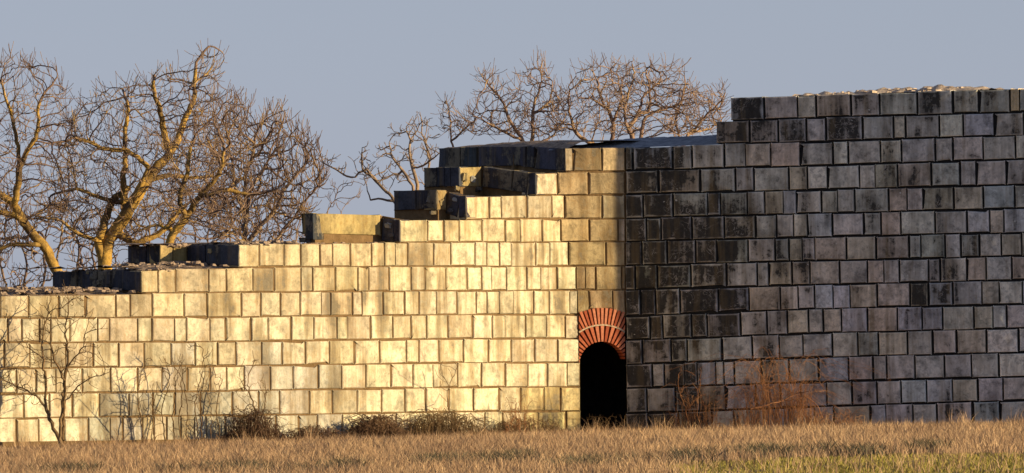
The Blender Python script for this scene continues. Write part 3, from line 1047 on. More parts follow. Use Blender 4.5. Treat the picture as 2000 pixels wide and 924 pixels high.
# ------------------------------------------------------------------ bare trees: space colonisation inside traced envelopes
def tubes(P0, P1, R0, R1, D0, D1, sides):
    n = len(P0)
    if n == 0: return np.zeros((0, 3)), np.zeros((0, 4), int)
    def frame(D):
        ref = np.tile(np.array([0.31, 0.93, 0.2]), (n, 1))
        U = np.cross(D, ref); U /= np.linalg.norm(U, axis=1, keepdims=True) + 1e-9
        Wv = np.cross(D, U)
        return U, Wv
    U0, W0_ = frame(D0); U1, W1_ = frame(D1)
    ang = np.arange(sides) * 2 * math.pi / sides
    ca, sa = np.cos(ang), np.sin(ang)
    A = P0[:, None, :] + R0[:, None, None] * (U0[:, None, :] * ca[None, :, None] + W0_[:, None, :] * sa[None, :, None])
    B = P1[:, None, :] + R1[:, None, None] * (U1[:, None, :] * ca[None, :, None] + W1_[:, None, :] * sa[None, :, None])
    V = np.concatenate([A, B], axis=1).reshape(-1, 3)
    base = np.arange(n)[:, None] * (2 * sides)
    i = np.arange(sides)[None, :]
    j = (i + 1) % sides
    Fc = np.stack([base + i, base + j, base + sides + j, base + sides + i], axis=2).reshape(-1, 4)
    return V, Fc

def in_poly(x, y, poly):
    c = np.zeros(len(x), bool)
    n = len(poly)
    for i in range(n):
        x0, y0 = poly[i]; x1, y1 = poly[(i + 1) % n]
        cond = ((y0 > y) != (y1 > y)) & (x < (x1 - x0) * (y - y0) / (y1 - y0 + 1e-9) + x0)
        c ^= cond
    return c

def grow_tree(name, label, Yd, limbs, envs, step=0.11, thick=1.3, twig_r=0.008, gnarl=0.35, twigs=2, twig_len=0.28,
              mats=None, seed=0, group=None, kill=1.9, infl=9.0, up=0.12, base_r=0.16, cat='tree', expo=2.3, trunk_min=0.035, max_r=0.2, rs=1.0, dens=1.0, mom_k=0.6):
    twig_r *= rs
    limbs = [(l[0], l[1] * rs, l[2] * rs) for l in limbs]
    envs = [(e[0], int(e[1] * dens)) for e in envs]
    rg = np.random.default_rng(seed)
    nodes = []; parent = []; minr = []
    def w(x, y, dy=0.0):
        p = at_depth(x, y, Yd + dy)
        return np.array([p.x, p.y, p.z])
    ends = []
    for li, limb in enumerate(limbs):
        pts, r0, r1 = limb
        off = limb[3] if False else 0
        # depth wander
        P = [w(px, py, 0) for px, py in pts]
        drift = rg.normal(0, 0.35) if li else 0
        L = [0]
        for i in range(1, len(P)): L.append(L[-1] + np.linalg.norm(P[i] - P[i - 1]))
        tot = L[-1]
        if nodes and li:
            # attach to nearest existing node
            d = np.linalg.norm(np.array(nodes) - P[0], axis=1)
            par = int(np.argmin(d)); 
            base_y = nodes[par][1]
            if d[par] > 0.5:
                base_y = P[0][1]; par = -1
        else:
            par = -1; base_y = P[0][1]
        nst = max(2, int(tot / step))
        phase = rg.uniform(0, 6.28)
        amp = 0.02 + 0.06 * gnarl
        start = 0 if par < 0 else 1
        # Catmull-like smoothing by interpolation plus wobble
        for k in range(start, nst + 1):
            s = tot * k / nst
            i = max(0, min(len(P) - 2, int(np.searchsorted(L, s)) - 1))
            f = (s - L[i]) / (L[i + 1] - L[i] + 1e-9)
            p = P[i] * (1 - f) + P[i + 1] * f
            wob = np.array([math.sin(s * 5.1 + phase), 0, math.cos(s * 4.3 + phase * 2)]) * amp * min(1, s) + rg.normal(0, 0.012, 3)
            p = p + wob
            p[1] = base_y + drift * s / max(tot, .5) * 1.6 + 0.15 * math.sin(s * 2 + phase)
            nodes.append(p); parent.append(par); par = len(nodes) - 1
            minr.append(r0 + (r1 - r0) * (s / tot))
    ng = len(nodes)
    # attractors
    At = []
    for (poly, cnt) in envs:
        xs_ = np.array([p[0] for p in poly]); ys_ = np.array([p[1] for p in poly])
        got = 0
        while got < cnt:
            x = rg.uniform(xs_.min(), xs_.max(), cnt * 3); y = rg.uniform(ys_.min(), ys_.max(), cnt * 3)
            ok = in_poly(x, y, poly); x, y = x[ok][:cnt - got], y[ok][:cnt - got]
            for a_, b_ in zip(x, y): At.append(w(a_, b_, float(rg.normal(0, thick * 0.5))))
            got += len(x)
    N = np.zeros((60000, 3)); N[:ng] = nodes; cnt_n = ng
    par_l = list(parent)
    if At:
        At = np.array(At)
        alive = np.ones(len(At), bool)
        D = np.full(len(At), 1e9); I = np.zeros(len(At), int)
        for s in range(0, ng, 200):
            dd = np.linalg.norm(At[:, None, :] - N[None, s:min(ng, s + 200)], axis=2)
            m = dd.argmin(1); v = dd[np.arange(len(At)), m]
            up_ = v < D; D[up_] = v[up_]; I[up_] = m[up_] + s
        killd = kill * step
        alive &= D > killd
        seen = set()
        for it in range(160):
            idx = np.where(alive & (D < infl * 1.0 if it > 25 else alive))[0]
            idx = np.where(alive)[0]
            if len(idx) == 0: break
            own = I[idx]
            v = At[idx] - N[own]
            v /= np.linalg.norm(v, axis=1, keepdims=True) + 1e-9
            uq, inv = np.unique(own, return_inverse=True)
            S = np.zeros((len(uq), 3)); np.add.at(S, inv, v)
            S /= np.linalg.norm(S, axis=1, keepdims=True) + 1e-6
            # momentum
            pi = np.array([par_l[u] if par_l[u] >= 0 else u for u in uq])
            mom = N[uq] - N[pi]; mom /= np.linalg.norm(mom, axis=1, keepdims=True) + 1e-6
            S = S + mom * mom_k + rg.normal(0, gnarl, S.shape) + np.array([0, 0, up])
            S /= np.linalg.norm(S, axis=1, keepdims=True) + 1e-6
            new = N[uq] + S * step * rg.uniform(.75, 1.2, (len(uq), 1))
            k = len(new)
            if cnt_n + k > 59000: break
            N[cnt_n:cnt_n + k] = new
            par_l += [int(u) for u in uq]
            for s in range(0, k, 300):
                dd = np.linalg.norm(At[idx][:, None, :] - new[None, s:s + 300], axis=2)
                m = dd.argmin(1); vv = dd[np.arange(len(idx)), m]
                u_ = vv < D[idx]
                ii = idx[u_]
                D[ii] = vv[u_]; I[ii] = cnt_n + s + m[u_]
            cnt_n += k
            alive &= D > killd
            if it > 100: alive &= rg.uniform(size=len(alive)) > .05
    N = N[:cnt_n]; par_a = np.array(par_l)
    # twigs
    child_n = np.zeros(cnt_n, int)
    np.add.at(child_n, par_a[par_a >= 0], 1)
    newP, newPar = [], []
    cur = cnt_n
    if twigs:
        cand = np.where(child_n == 0)[0]
        extra = rg.choice(np.arange(min(ng, cnt_n - 1), cnt_n), size=int((cnt_n - ng) * 0.28), replace=False) if cnt_n - ng > 20 else np.array([], int)
        src = list(np.repeat(cand, twigs)) + list(extra)
        for c in src:
            p = N[c]; pp = N[par_a[c]] if par_a[c] >= 0 else p - np.array([0, 0, .1])
            d = p - pp; d = d / (np.linalg.norm(d) + 1e-9)
            d = d + rg.normal(0, .55, 3) + np.array([0, 0, up * 2.2]); d /= np.linalg.norm(d)
            n_s = 3; l = twig_len * rg.uniform(.5, 1.3) / n_s
            last = c
            for q in range(n_s):
                d = d + rg.normal(0, gnarl * .6, 3) + np.array([0, 0, up]); d /= np.linalg.norm(d)
                p = p + d * l
                newP.append(p); newPar.append(last); last = cur; cur += 1
    if newP:
        N = np.concatenate([N, np.array(newP)]); par_a = np.concatenate([par_a, np.array(newPar)])
    n = len(N)
    # radii
    acc = np.zeros(n); child_n = np.zeros(n, int)
    np.add.at(child_n, par_a[par_a >= 0], 1)
    acc[child_n == 0] = twig_r ** expo
    for i in range(n - 1, -1, -1):
        # children always come later than parents
        if par_a[i] >= 0: acc[par_a[i]] += acc[i]
    R = acc ** (1 / expo)
    R = np.minimum(R, max_r)
    mr = np.array(minr)
    R[:ng] = np.maximum(np.minimum(R[:ng], mr * 1.6), mr)
    idx = np.where(par_a >= 0)[0]; pr = par_a[idx]
    D = N[idx] - N[pr]; Ln = np.linalg.norm(D, axis=1, keepdims=True); D = D / (Ln + 1e-9)
    Dn = np.zeros((n, 3)); Dn[idx] = D
    root = np.where(par_a < 0)[0]
    Dn[root] = (0, 0, 1)
    dpar = Dn[pr]
    dot = (dpar * D).sum(1)
    D0 = np.where(dot[:, None] > 0.6, dpar, D)
    R0 = np.minimum(R[pr], R[idx] * 1.35); R1 = R[idx]
    root_e = empty(name, tuple(N[0]), label, cat, group)
    inv = np.array(root_e.location)
    mats = mats or (M_BARK, M_TWIG)
    flag = np.zeros(n, bool); flag[root] = True
    for i_ in range(n):
        if par_a[i_] >= 0: flag[i_] = flag[par_a[i_]] and R[i_] >= trunk_min
    big = flag[idx]
    for nm, sel, sides, mt in (('trunk', big, 7, mats[0]), ('crown', ~big, 4 if trunk_min > .025 else 3, mats[1])):
        if sel.sum() == 0: continue
        s = np.where(sel)[0]
        V, Fc = tubes(N[pr][s], N[idx][s], R0[s], R1[s], D0[s], D[s], sides)
        np_mesh(nm, V - inv, Fc, 4, mt, root_e, smooth_shade=(sides > 3))
    return root_e

BT = "bare trees behind the ruined wall"
# far left tree, leaning trunk
grow_tree('bare_tree', "bare oak at the left edge with a golden trunk leaning left over the wall", 22,
    [([(170, 760), (150, 620), (112, 530), (82, 478), (48, 432), (22, 400), (-5, 372), (-40, 350)], .15, .06),
     ([(60, 450), (35, 425), (0, 415), (-40, 405)], .07, .04),
     ([(30, 405), (36, 340), (40, 290), (20, 220), (5, 150)], .05, .02),
     ([(38, 330), (70, 270), (75, 215), (110, 150)], .035, .015),
     ([(-20, 370), (-30, 300), (-10, 230)], .05, .02),
     ([(80, 478), (20, 480), (-40, 500)], .05, .03)],
    [([(-110, 250), (-60, 155), (0, 112), (50, 112), (112, 138), (140, 210), (165, 330), (120, 430), (40, 500), (-110, 520)], 620)],
    seed=1, group=BT, dens=1.5, kill=1.8, twigs=3, twig_len=.42, twig_r=.0045, gnarl=.26, rs=1.15, up=.2)
# big central tree of the left group
grow_tree('bare_tree', "big bare oak with golden lit trunk and the tallest branches behind the low left steps", 17,
    [([(245, 760), (215, 620), (203, 520), (212, 470), (238, 432), (262, 395), (285, 352), (318, 318)], .18, .10),
     ([(203, 520), (192, 470), (200, 430), (220, 398), (250, 365)], .10, .06),
     ([(245, 425), (240, 340), (246, 270), (247, 215), (238, 165)], .075, .025),
     ([(318, 318), (333, 300), (318, 250), (306, 190), (304, 150)], .085, .03),
     ([(333, 300), (352, 255), (372, 215), (378, 165), (385, 122), (402, 88), (432, 98)], .08, .012),
     ([(378, 165), (405, 140), (420, 118)], .02, .01),
     ([(262, 395), (290, 330), (250, 290), (200, 290), (150, 272), (100, 278)], .05, .02),
     ([(235, 400), (190, 382), (150, 372), (100, 380)], .05, .02),
     ([(285, 352), (330, 340), (380, 352), (430, 340)], .06, .02),
     ([(250, 480), (300, 460), (330, 440), (365, 400)], .07, .04),
     ([(190, 470), (150, 455), (110, 430), (70, 420)], .045, .02)],
    [([(95, 330), (130, 230), (190, 185), (240, 165), (300, 162), (360, 145), (400, 105), (428, 135), (425, 220), (440, 330), (400, 430), (300, 480), (200, 480), (120, 460)], 900)],
    seed=2, group=BT, dens=1.5, kill=1.8, twigs=3, twig_len=.42, twig_r=.0045, gnarl=.26, rs=1.15, up=.2, base_r=.2)
grow_tree('bare_tree', "bare tree with a golden forked trunk rising over the middle of the left steps", 14,
    [([(330, 760), (328, 600), (328, 480), (345, 445), (372, 410), (398, 378), (425, 340), (440, 290)], .12, .03),
     ([(398, 385), (440, 372), (480, 378), (540, 372)], .05, .02),
     ([(360, 425), (350, 380), (365, 330), (380, 270)], .04, .02),
     ([(340, 450), (300, 440), (270, 450)], .04, .02)],
    [([(310, 300), (350, 230), (400, 190), (450, 200), (480, 280), (500, 400), (460, 460), (330, 460)], 520)],
    seed=3, group=BT, dens=1.5, kill=1.8, twigs=3, twig_len=.42, twig_r=.0045, gnarl=.26, rs=1.15, up=.2)
grow_tree('bare_tree', "fan shaped bare tree with fine upright reddish twigs, right end of the left trees", 26,
    [([(500, 760), (490, 600), (480, 480), (478, 400), (482, 330), (500, 270)], .07, .02),
     ([(480, 480), (520, 430), (560, 370), (600, 310)], .04, .015),
     ([(478, 420), (455, 350), (450, 290)], .03, .015),
     ([(482, 380), (520, 320), (540, 260)], .035, .012),
     ([(480, 500), (540, 470), (590, 400), (635, 350)], .03, .01)],
    [([(400, 440), (405, 300), (450, 200), (470, 190), (500, 240), (548, 205), (570, 250), (600, 265), (628, 300), (640, 360), (600, 430), (560, 480), (420, 480)], 950)],
    seed=4, group=BT, dens=1.7, twigs=3, twig_len=.4, twig_r=.006, gnarl=.2, up=.3, mats=(M_BARK2, M_TWIG), thick=1.6)
grow_tree('bare_sapling', "two thin bare sapling tops showing above the long golden slab", 12,
    [([(640, 760), (640, 500), (641, 418), (650, 388), (660, 362)], .012, .006),
     ([(640, 520), (664, 418), (682, 395), (700, 375)], .012, .006)],
    [([(635, 415), (640, 370), (665, 350), (660, 390), (665, 410), (690, 370), (712, 365), (700, 395), (672, 416)], 40)],
    seed=5, twig_r=.004, gnarl=.2, up=.3, mats=(M_BARK2, M_TWIG), thick=.4, twig_len=.15, step=.08)
# gnarled tree right of it
grow_tree('bare_tree', "gnarled bare tree with a long crooked limb reaching left beside the upper steps", 18,
    [([(850, 760), (830, 560), (800, 440), (770, 396), (745, 370), (732, 345), (712, 330), (705, 300)], .11, .025),
     ([(738, 352), (715, 328), (690, 345), (665, 342), (645, 330), (628, 318)], .03, .012),
     ([(768, 396), (742, 385), (722, 392), (712, 365), (708, 350)], .035, .012),
     ([(800, 440), (805, 370), (790, 340), (770, 310), (758, 275)], .06, .015),
     ([(790, 340), (765, 340), (745, 350)], .025, .015),
     ([(812, 440), (812, 372), (806, 320), (800, 270), (790, 252)], .05, .015),
     ([(806, 330), (840, 318), (860, 300)], .022, .01),
     ([(830, 560), (835, 330), (832, 270), (818, 228)], .05, .012)],
    [([(700, 350), (700, 310), (715, 280), (735, 300), (745, 340), (720, 370)], 35), ([(745, 330), (748, 270), (770, 250), (800, 265), (812, 330), (790, 370), (760, 340)], 70),
     ([(800, 300), (805, 235), (825, 218), (850, 250), (855, 300), (830, 320)], 40), ([(635, 335), (640, 315), (690, 310), (700, 335)], 12)],
    seed=6, group=BT, dens=2.2, rs=.8, mats=(M_BARK2, M_BARK2), gnarl=.5, twig_r=.008, thick=.7, trunk_min=.03, twig_len=.2)
GT = [
 ("small bare treetop above the dark top step of the wall end", 20,
  [([(900, 760), (895, 500), (892, 330), (886, 280), (880, 245), (872, 212)], .06, .012), ([(886, 275), (908, 250), (925, 240)], .02, .01)],
  [([(852, 235), (872, 200), (898, 215), (900, 250), (915, 235), (930, 245), (900, 275), (865, 262)], 45)]),
 ("bare crooked tree behind the left part of the wall walk", 20,
  [([(1030, 760), (1030, 500), (1032, 300), (1042, 235), (1050, 180), (1062, 118)], .11, .012), ([(1032, 300), (1005, 245), (985, 205), (960, 180), (945, 145)], .045, .012),
   ([(1030, 280), (980, 255), (945, 240), (912, 222)], .03, .012), ([(1045, 225), (1072, 200), (1080, 160)], .03, .01), ([(1035, 290), (1085, 260), (1105, 230)], .03, .01)],
  [([(905, 235), (940, 210), (938, 150), (955, 135), (990, 180), (1020, 150), (1040, 130), (1060, 108), (1085, 160), (1105, 210), (1110, 272), (920, 272)], 360)]),
 ("bare crooked tree in the middle of the group behind the wall walk", 22,
  [([(1200, 760), (1198, 500), (1196, 300), (1196, 245), (1185, 215), (1160, 192), (1130, 188)], .11, .02), ([(1196, 300), (1120, 262), (1115, 215), (1108, 165)], .05, .015),
   ([(1190, 222), (1170, 185), (1165, 155), (1195, 138)], .04, .012), ([(1198, 240), (1215, 190), (1210, 150)], .03, .012)],
  [([(1060, 265), (1078, 210), (1096, 160), (1125, 150), (1140, 130), (1180, 125), (1215, 130), (1250, 190), (1250, 268)], 330)]),
 ("tall bare tree with orange lit bark behind the right of the wall walk", 19,
  [([(1250, 760), (1250, 500), (1244, 300), (1222, 240), (1226, 190), (1234, 150), (1238, 125)], .12, .02), ([(1246, 300), (1256, 235), (1290, 215), (1330, 195), (1338, 150)], .06, .012),
   ([(1240, 240), (1262, 180), (1290, 150)], .035, .012), ([(1265, 228), (1270, 170), (1262, 140)], .03, .01)],
  [([(1180, 268), (1195, 180), (1222, 122), (1250, 118), (1300, 130), (1345, 140), (1375, 200), (1360, 268)], 400)]),
 ("low bare tree spreading right towards the tower top", 24,
  [([(1350, 760), (1350, 500), (1335, 300), (1345, 255), (1380, 228), (1405, 205), (1418, 178)], .09, .012), ([(1335, 300), (1320, 240), (1335, 180), (1335, 148)], .04, .01), ([(1350, 260), (1390, 250), (1410, 235)], .03, .01)],
  [([(1290, 268), (1310, 215), (1345, 175), (1370, 195), (1400, 170), (1422, 180), (1420, 225), (1395, 268)], 240)]),
]
for i, (lb, Yd, limbs, envs) in enumerate(GT):
    grow_tree('bare_tree', lb, Yd, limbs, envs, seed=20 + i, group=BT, dens=2.0, kill=1.8, mom_k=.5, rs=.82, mats=(M_BARK3, M_BARK3), gnarl=.3, twig_r=.006, thick=1.2, twig_len=.32, up=.16, twigs=2, step=.1)
# fine background thicket low behind the left trees
thk = grow_tree('bare_thicket', "dense purple brown bare thicket low behind the left trees", 42,
    [([(x, 760), (x + 5, 600), (x + random.uniform(-12, 12), 500), (x + random.uniform(-25, 25), 420)], .03, .012) for x in range(-90, 640, 34)],
    [([(-110, 420), (-40, 380), (60, 370), (160, 385), (260, 370), (420, 350), (520, 370), (600, 420), (610, 480), (620, 600), (-110, 600)], 800)],
    seed=40, twig_r=.007, gnarl=.3, up=.2, mats=(M_TWIG, M_TWIG), thick=4.0, cat='thicket')
thk['kind'] = 'stuff'
for c in thk.children: pass

# ------------------------------------------------------------------ saplings and brush in front of the wall
def front_depth(x, y=760, off=0.7):
    ln = WALL if x < 1221 else TOWER
    return ln.hit(x, y)[0].y - off
SG = "bare saplings standing against the wall foot"
grow_tree('bare_sapling', "widest bare sapling with three stems in front of the wall at far left", front_depth(110, off=1.3),
    [([(120, 885), (117, 840), (124, 780), (128, 720), (131, 660), (133, 600)], .025, .010),
     ([(118, 868), (97, 820), (88, 770), (84, 720), (84, 660), (88, 610)], .022, .008),
     ([(120, 868), (127, 800), (124, 745), (110, 700), (100, 660), (96, 620)], .016, .008),
     ([(124, 790), (150, 760), (180, 735), (212, 725)], .012, .006), ([(94, 800), (60, 765), (20, 745), (-5, 740)], .012, .006),
     ([(128, 720), (160, 680), (172, 640)], .010, .005), ([(84, 700), (55, 680), (30, 660)], .010, .005)],
    [([(-8, 760), (25, 680), (60, 620), (100, 565), (150, 560), (185, 620), (205, 690), (215, 735), (150, 790), (100, 800), (40, 800)], 230)],
    seed=50, group=SG, mats=(M_SAPL, M_SAPL), twig_r=.0042, gnarl=.22, up=.18, thick=.7, step=.09, twig_len=.2, trunk_min=.02, twigs=1, rs=1.25, dens=1.6)
grow_tree('bare_sapling', "clump of thin upright bare stems right of the widest sapling at far left", front_depth(350, off=1.1),
    [([(x, 880), (x + random.uniform(-4, 4), 800), (x + random.uniform(-9, 9), 740), (x + random.uniform(-12, 12), t)], .008, .004)
     for x, t in ((278, 700), (296, 740), (322, 720), (342, 730), (352, 700), (366, 715), (385, 680), (392, 700), (410, 690), (428, 740), (300, 770))],
    [([(265, 860), (275, 720), (330, 700), (380, 670), (420, 690), (435, 780), (430, 860)], 110)],
    seed=51, group=SG, mats=(M_SAPL, M_SAPL), twig_r=.0038, gnarl=.22, up=.25, thick=.5, step=.08, twig_len=.16, trunk_min=.02, twigs=1, rs=1.25, dens=1.6)
grow_tree('bare_sapling', "twisted thin bare sapling in front of the wall beside the bramble patch", front_depth(485, off=1.0),
    [([(489, 880), (491, 840), (500, 810), (490, 780), (486, 760), (490, 720), (495, 700)], .014, .005),
     ([(491, 850), (512, 815), (520, 760)], .008, .004), ([(486, 770), (468, 740), (470, 715)], .007, .004), ([(455, 870), (478, 835), (500, 812)], .008, .005)],
    [([(455, 820), (460, 740), (490, 690), (520, 730), (525, 820)], 45)],
    seed=52, group=SG, mats=(M_SAPL, M_SAPL), twig_r=.0038, gnarl=.3, up=.15, thick=.4, step=.08, twig_len=.16, trunk_min=.02, twigs=1, rs=1.25, dens=1.6)
grow_tree('bare_sapling', "single thin forked sapling against the sunlit wall right of the bramble mound", front_depth(876, off=.8),
    [([(875, 870), (876, 800), (877, 755), (884, 740), (890, 720)], .012, .005), ([(877, 757), (866, 735), (862, 715)], .007, .004), ([(876, 790), (850, 760), (846, 740)], .005, .003)],
    [([(845, 760), (850, 715), (893, 712), (900, 770)], 18)],
    seed=53, group=SG, mats=(M_SAPL, M_SAPL), twig_r=.0035, gnarl=.3, up=.15, thick=.3, step=.08, twig_len=.14, trunk_min=.02, twigs=1, rs=1.25, dens=1.6)
BR = "brambles along the wall foot"
def bramble(name, label, x0, x1, ytop, ybot, n, mats, seed, r=.006, off=1.0, arch_=.5, group=BR, fine=True):
    """many arching canes rising from the ground and bending over, inside a mound outline"""
    rg = np.random.default_rng(seed)
    P0, P1, R0, R1 = [], [], [], []
    Yd = front_depth((x0 + x1) / 2, off=off)
    for i in range(n):
        x = rg.uniform(x0, x1); u = (x - x0) / (x1 - x0)
        h = (ybot - ytop) * (math.sin(math.pi * min(max(u, .04), .96)) ** .7) * rg.uniform(.35, 1.05)
        b = at_depth(x, ybot, Yd + rg.normal(0, .35)); p = np.array([b.x, b.y, b.z])
        H = h / 95.0
        ang = rg.uniform(0, 6.28); lean = rg.uniform(.1, 1) * arch_ * max(H, .25)
        ns = 7
        last = p
        for k in range(1, ns + 1):
            t = k / ns
            q = p + np.array([math.cos(ang) * lean * t * t * 2, math.sin(ang) * lean * t * t * .8, H * math.sin(t * math.pi * (.5 + .3 * arch_))]) + rg.normal(0, .018, 3)
            P0.append(last); P1.append(q); R0.append(r * (1.1 - .6 * t)); R1.append(r * (1.0 - .6 * t))
            if fine and rg.random() < .6:
                d = rg.normal(0, 1, 3); d /= np.linalg.norm(d); e = q + d * rg.uniform(.05, .14)
                P0.append(q); P1.append(e); R0.append(r * .5); R1.append(r * .3)
            last = q
    P0, P1 = np.array(P0), np.array(P1)
    D = P1 - P0; D /= np.linalg.norm(D, axis=1, keepdims=True) + 1e-9
    c = P0[0].copy()
    V, Fc = tubes(P0, P1, np.array(R0), np.array(R1), D, D, 3)
    o = np_mesh(name, V - c, Fc, 4, mats)
    o.location = tuple(c)
    tag(o, label, 'bush', group)
    return o
bramble('bramble_bush', "darkest dense bramble mound at the wall foot left of the doorway", 672, 800, 812, 872, 650, M_DARKB, 1, .011)
bramble('bramble_bush', "loose tangle of brown brambles just right of the dark mound", 780, 960, 800, 872, 420, M_SAPL, 2, .008, arch_=.9)
bramble('bramble_bush', "low dark bramble strip left of the twisted sapling foot", 430, 560, 800, 872, 320, M_DARKB, 3, .009)
bramble('bramble_bush', "flat dark brush between the twisted sapling and the dark bramble mound", 545, 690, 832, 872, 260, M_DARKB, 4, .009, arch_=.8)
bramble('bramble_bush', "low reddish brown brush in front of the wall left of the doorway", 930, 1130, 815, 866, 300, M_SAPL, 5, .008, arch_=.7)
bramble('bramble_bush', "thin rusty weed stalks just left of the doorway", 985, 1040, 770, 862, 50, M_RUST, 6, .008, arch_=.25)
bramble('bramble_bush', "dry weeds growing in the black doorway", 1136, 1222, 812, 862, 60, M_SAPL, 7, .005, off=0.3)
bramble('bramble_bush', "big rusty orange bush in front of the grey tower", 1428, 1618, 682, 856, 300, M_RUST, 8, .005, off=1.2, arch_=.75)
bramble('bramble_bush', "small orange bush between the doorway and the big orange bush", 1300, 1420, 752, 856, 70, M_RUST, 9, .005, off=1.0, arch_=.4)
bramble('bramble_bush', "low reddish brush along the tower foot right of the big orange bush", 1600, 1700, 800, 852, 120, M_RUST, 10, .005, off=.8, arch_=.6)
grow_tree('bare_sapling', "pair of pale thin stems in front of the dark tower blocks near the doorway", front_depth(1345, off=.9),
    [([(1345, 870), (1340, 810), (1332, 770), (1326, 745), (1324, 728)], .010, .005), ([(1367, 870), (1366, 810), (1365, 760), (1367, 735)], .009, .005), ([(1340, 800), (1358, 780), (1372, 770)], .006, .004)],
    [([(1320, 800), (1322, 725), (1370, 730), (1378, 800)], 18)],
    seed=55, group=SG, mats=(M_RUST, M_RUST), twig_r=.0035, gnarl=.3, up=.15, thick=.3, step=.08, twig_len=.12, trunk_min=.02, twigs=1, rs=1.25, dens=1.6)
# fallen pale canes lying over the orange bush
grow_tree('broken_branch', "pale broken branches leaning across the big orange bush", front_depth(1540, off=1.8),
    [([(1465, 800), (1500, 790), (1530, 785), (1560, 770)], .012, .008), ([(1530, 785), (1575, 775), (1595, 790), (1605, 815)], .008, .005), ([(1560, 770), (1580, 762)], .006, .004)],
    [], seed=56, mats=(M_RUST, M_RUST), twigs=1, rs=1.7, twig_r=.004, twig_len=.1, trunk_min=.02, cat='branch')

# ------------------------------------------------------------------ grass
def blades(name, n, xr, yr, hfun, wid, mat, seed, cond=None, lean=.25, label=None):
    rg = np.random.default_rng(seed)
    X = rg.uniform(xr[0], xr[1], n); Yv = yr[0] + (yr[1] - yr[0]) * rg.uniform(0, 1, n)
    if cond is not None:
        ok = cond(X, Yv, rg); X, Yv = X[ok], Yv[ok]
    n = len(X)
    Z = 0.012 * np.clip(X, -14, 16) - 0.09
    H = hfun(X, Yv, rg)
    ang = rg.uniform(0, math.pi, n)
    w = wid * rg.uniform(.6, 1.5, n)
    dx, dy = np.cos(ang) * w / 2, np.sin(ang) * w / 2
    lx, ly = rg.normal(0, lean, n) * H, rg.normal(0, lean, n) * H
    V = np.zeros((n, 5, 3))
    V[:, 0] = np.stack([X - dx, Yv - dy, Z], 1); V[:, 1] = np.stack([X + dx, Yv + dy, Z], 1)
    V[:, 2] = np.stack([X + lx * .35 + dx * .8, Yv + ly * .35 + dy * .8, Z + H * .6], 1)
    V[:, 3] = np.stack([X + lx * .35 - dx * .8, Yv + ly * .35 - dy * .8, Z + H * .6], 1)
    V[:, 4] = np.stack([X + lx, Yv + ly, Z + H], 1)
    V = V.reshape(-1, 3)
    b = np.arange(n)[:, None] * 5
    T = np.concatenate([b + np.array([[0, 1, 2]]), b + np.array([[0, 2, 3]]), b + np.array([[3, 2, 4]])], axis=0)
    t = np.repeat(np.clip(rg.normal(.5, .25, n), 0, 1), 5)
    o = np_mesh(name, V, T, 3, mat, attr=t)
    tag(o, label, None, None, 'stuff')
    return o

def wall_y(X):
    """front of the walls in plan"""
    pts = sorted([(p.x, p.y) for p in WALL.p] + [(p.x, p.y) for p in TOWER.p])
    return np.interp(X, [p[0] for p in pts], [p[1] for p in pts])
def green_zone(X, Y):
    # the short greener strip begins on the nearer right side of the field
    return Y < (-66 + 0.9 * (X - 3.5) - 3 * np.sin(X * .9) + 3 * np.sin(X * 2.3 + Y))
def dry_cond(X, Y, rg): return (Y < wall_y(X) - 0.15) & (~(green_zone(X, Y) & (X > 2.2)) | (rg.uniform(size=len(X)) < .10))
def clump(X, Y): return .5 + .25 * np.sin(X * 2.1 + Y * .37) + .25 * np.sin(X * 5.3 - Y * .9 + 1.7 * np.sin(X * .7))
blades('dry_grass', 260000, (-14, 14), (-97, 3), lambda X, Y, rg: (0.09 + 0.13 * rg.uniform(0, 1, len(X)) ** 1.5 + 0.09 * clump(X, Y) + 0.09 * (rg.uniform(0, 1, len(X)) > .97)), .0085, M_GRASS, 3, dry_cond, lean=.42)
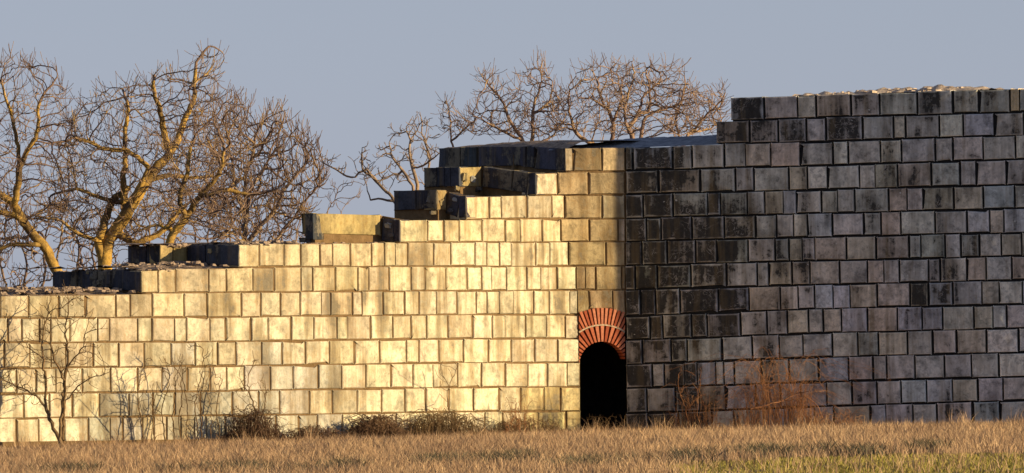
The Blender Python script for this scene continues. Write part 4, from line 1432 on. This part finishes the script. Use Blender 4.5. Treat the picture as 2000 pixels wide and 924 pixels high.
blades('dry_grass', 45000, (-14, 14), (-11, 3), lambda X, Y, rg: 0.10 + 0.13 * rg.uniform(0, 1, len(X)) ** 2 + .16 * (rg.uniform(0, 1, len(X)) > .975), .009, M_GRASS, 4, dry_cond, lean=.28)
blades('green_grass', 70000, (1.5, 14), (-102, -60), lambda X, Y, rg: 0.04 + 0.05 * rg.uniform(0, 1, len(X)), .014, M_GREEN, 5, lambda X, Y, rg: green_zone(X, Y), lean=.6)
def tuft_cond(X, Y, rg):
    return (np.sin(X * 3.1 + 2 * np.sin(X * 1.3)) + .7 * np.sin(X * 9.7 + Y) + rg.normal(0, .3, len(X)) > .75) & (Y < wall_y(X) - .1) & (Y > wall_y(X) - 3)
blades('dry_grass', 60000, (-14, 14), (-14, 0), lambda X, Y, rg: 0.18 + 0.34 * rg.uniform(0, 1, len(X)) ** 2.5, .008, M_GRASS, 9, tuft_cond, lean=.3)
# patches of darker dead weeds, each round its own middle: (X, depth, half width, half depth)
WEEDS = []
for (px, py, hw, hd) in ((950, 903, 1.3, 6), (1010, 899, .7, 4), (430, 916, 1.2, 5), (690, 912, .6, 4), (1230, 908, .8, 4), (1500, 893, 1.2, 5), (1590, 890, .5, 4), (1800, 888, .7, 3),
                         (860, 906, .6, 4), (120, 915, 1.0, 4), (1130, 915, .9, 3), (560, 920, .7, 3), (1700, 894, .6, 3), (1370, 900, .6, 4)):
    d_ = ray(px, py); t_ = -(EYE + 0.02) / d_.z
    WEEDS.append((d_.x * t_, d_.y * t_ - DIST, hw, hd))
def weed_cond(X, Y, rg):
    v = np.zeros(len(X))
    for (cx, cy, hw, hd) in WEEDS:
        v = np.maximum(v, np.exp(-((X - cx) / hw) ** 2 - ((Y - cy) / hd) ** 2))
    v = v * (.75 + .45 * np.sin(X * 7 + Y * .8) * np.sin(Y * .9 + X * 2.2))
    return v * rg.uniform(.3, 1.5, len(X)) > .62
blades('weeds', 330000, (-13, 13), (-95, -30), lambda X, Y, rg: 0.15 + 0.15 * rg.uniform(0, 1, len(X)), .016, M_WEED, 6, weed_cond, lean=.6)

bpy.context.view_layer.update()
print("blocks wall", nb, "tower", nt_)
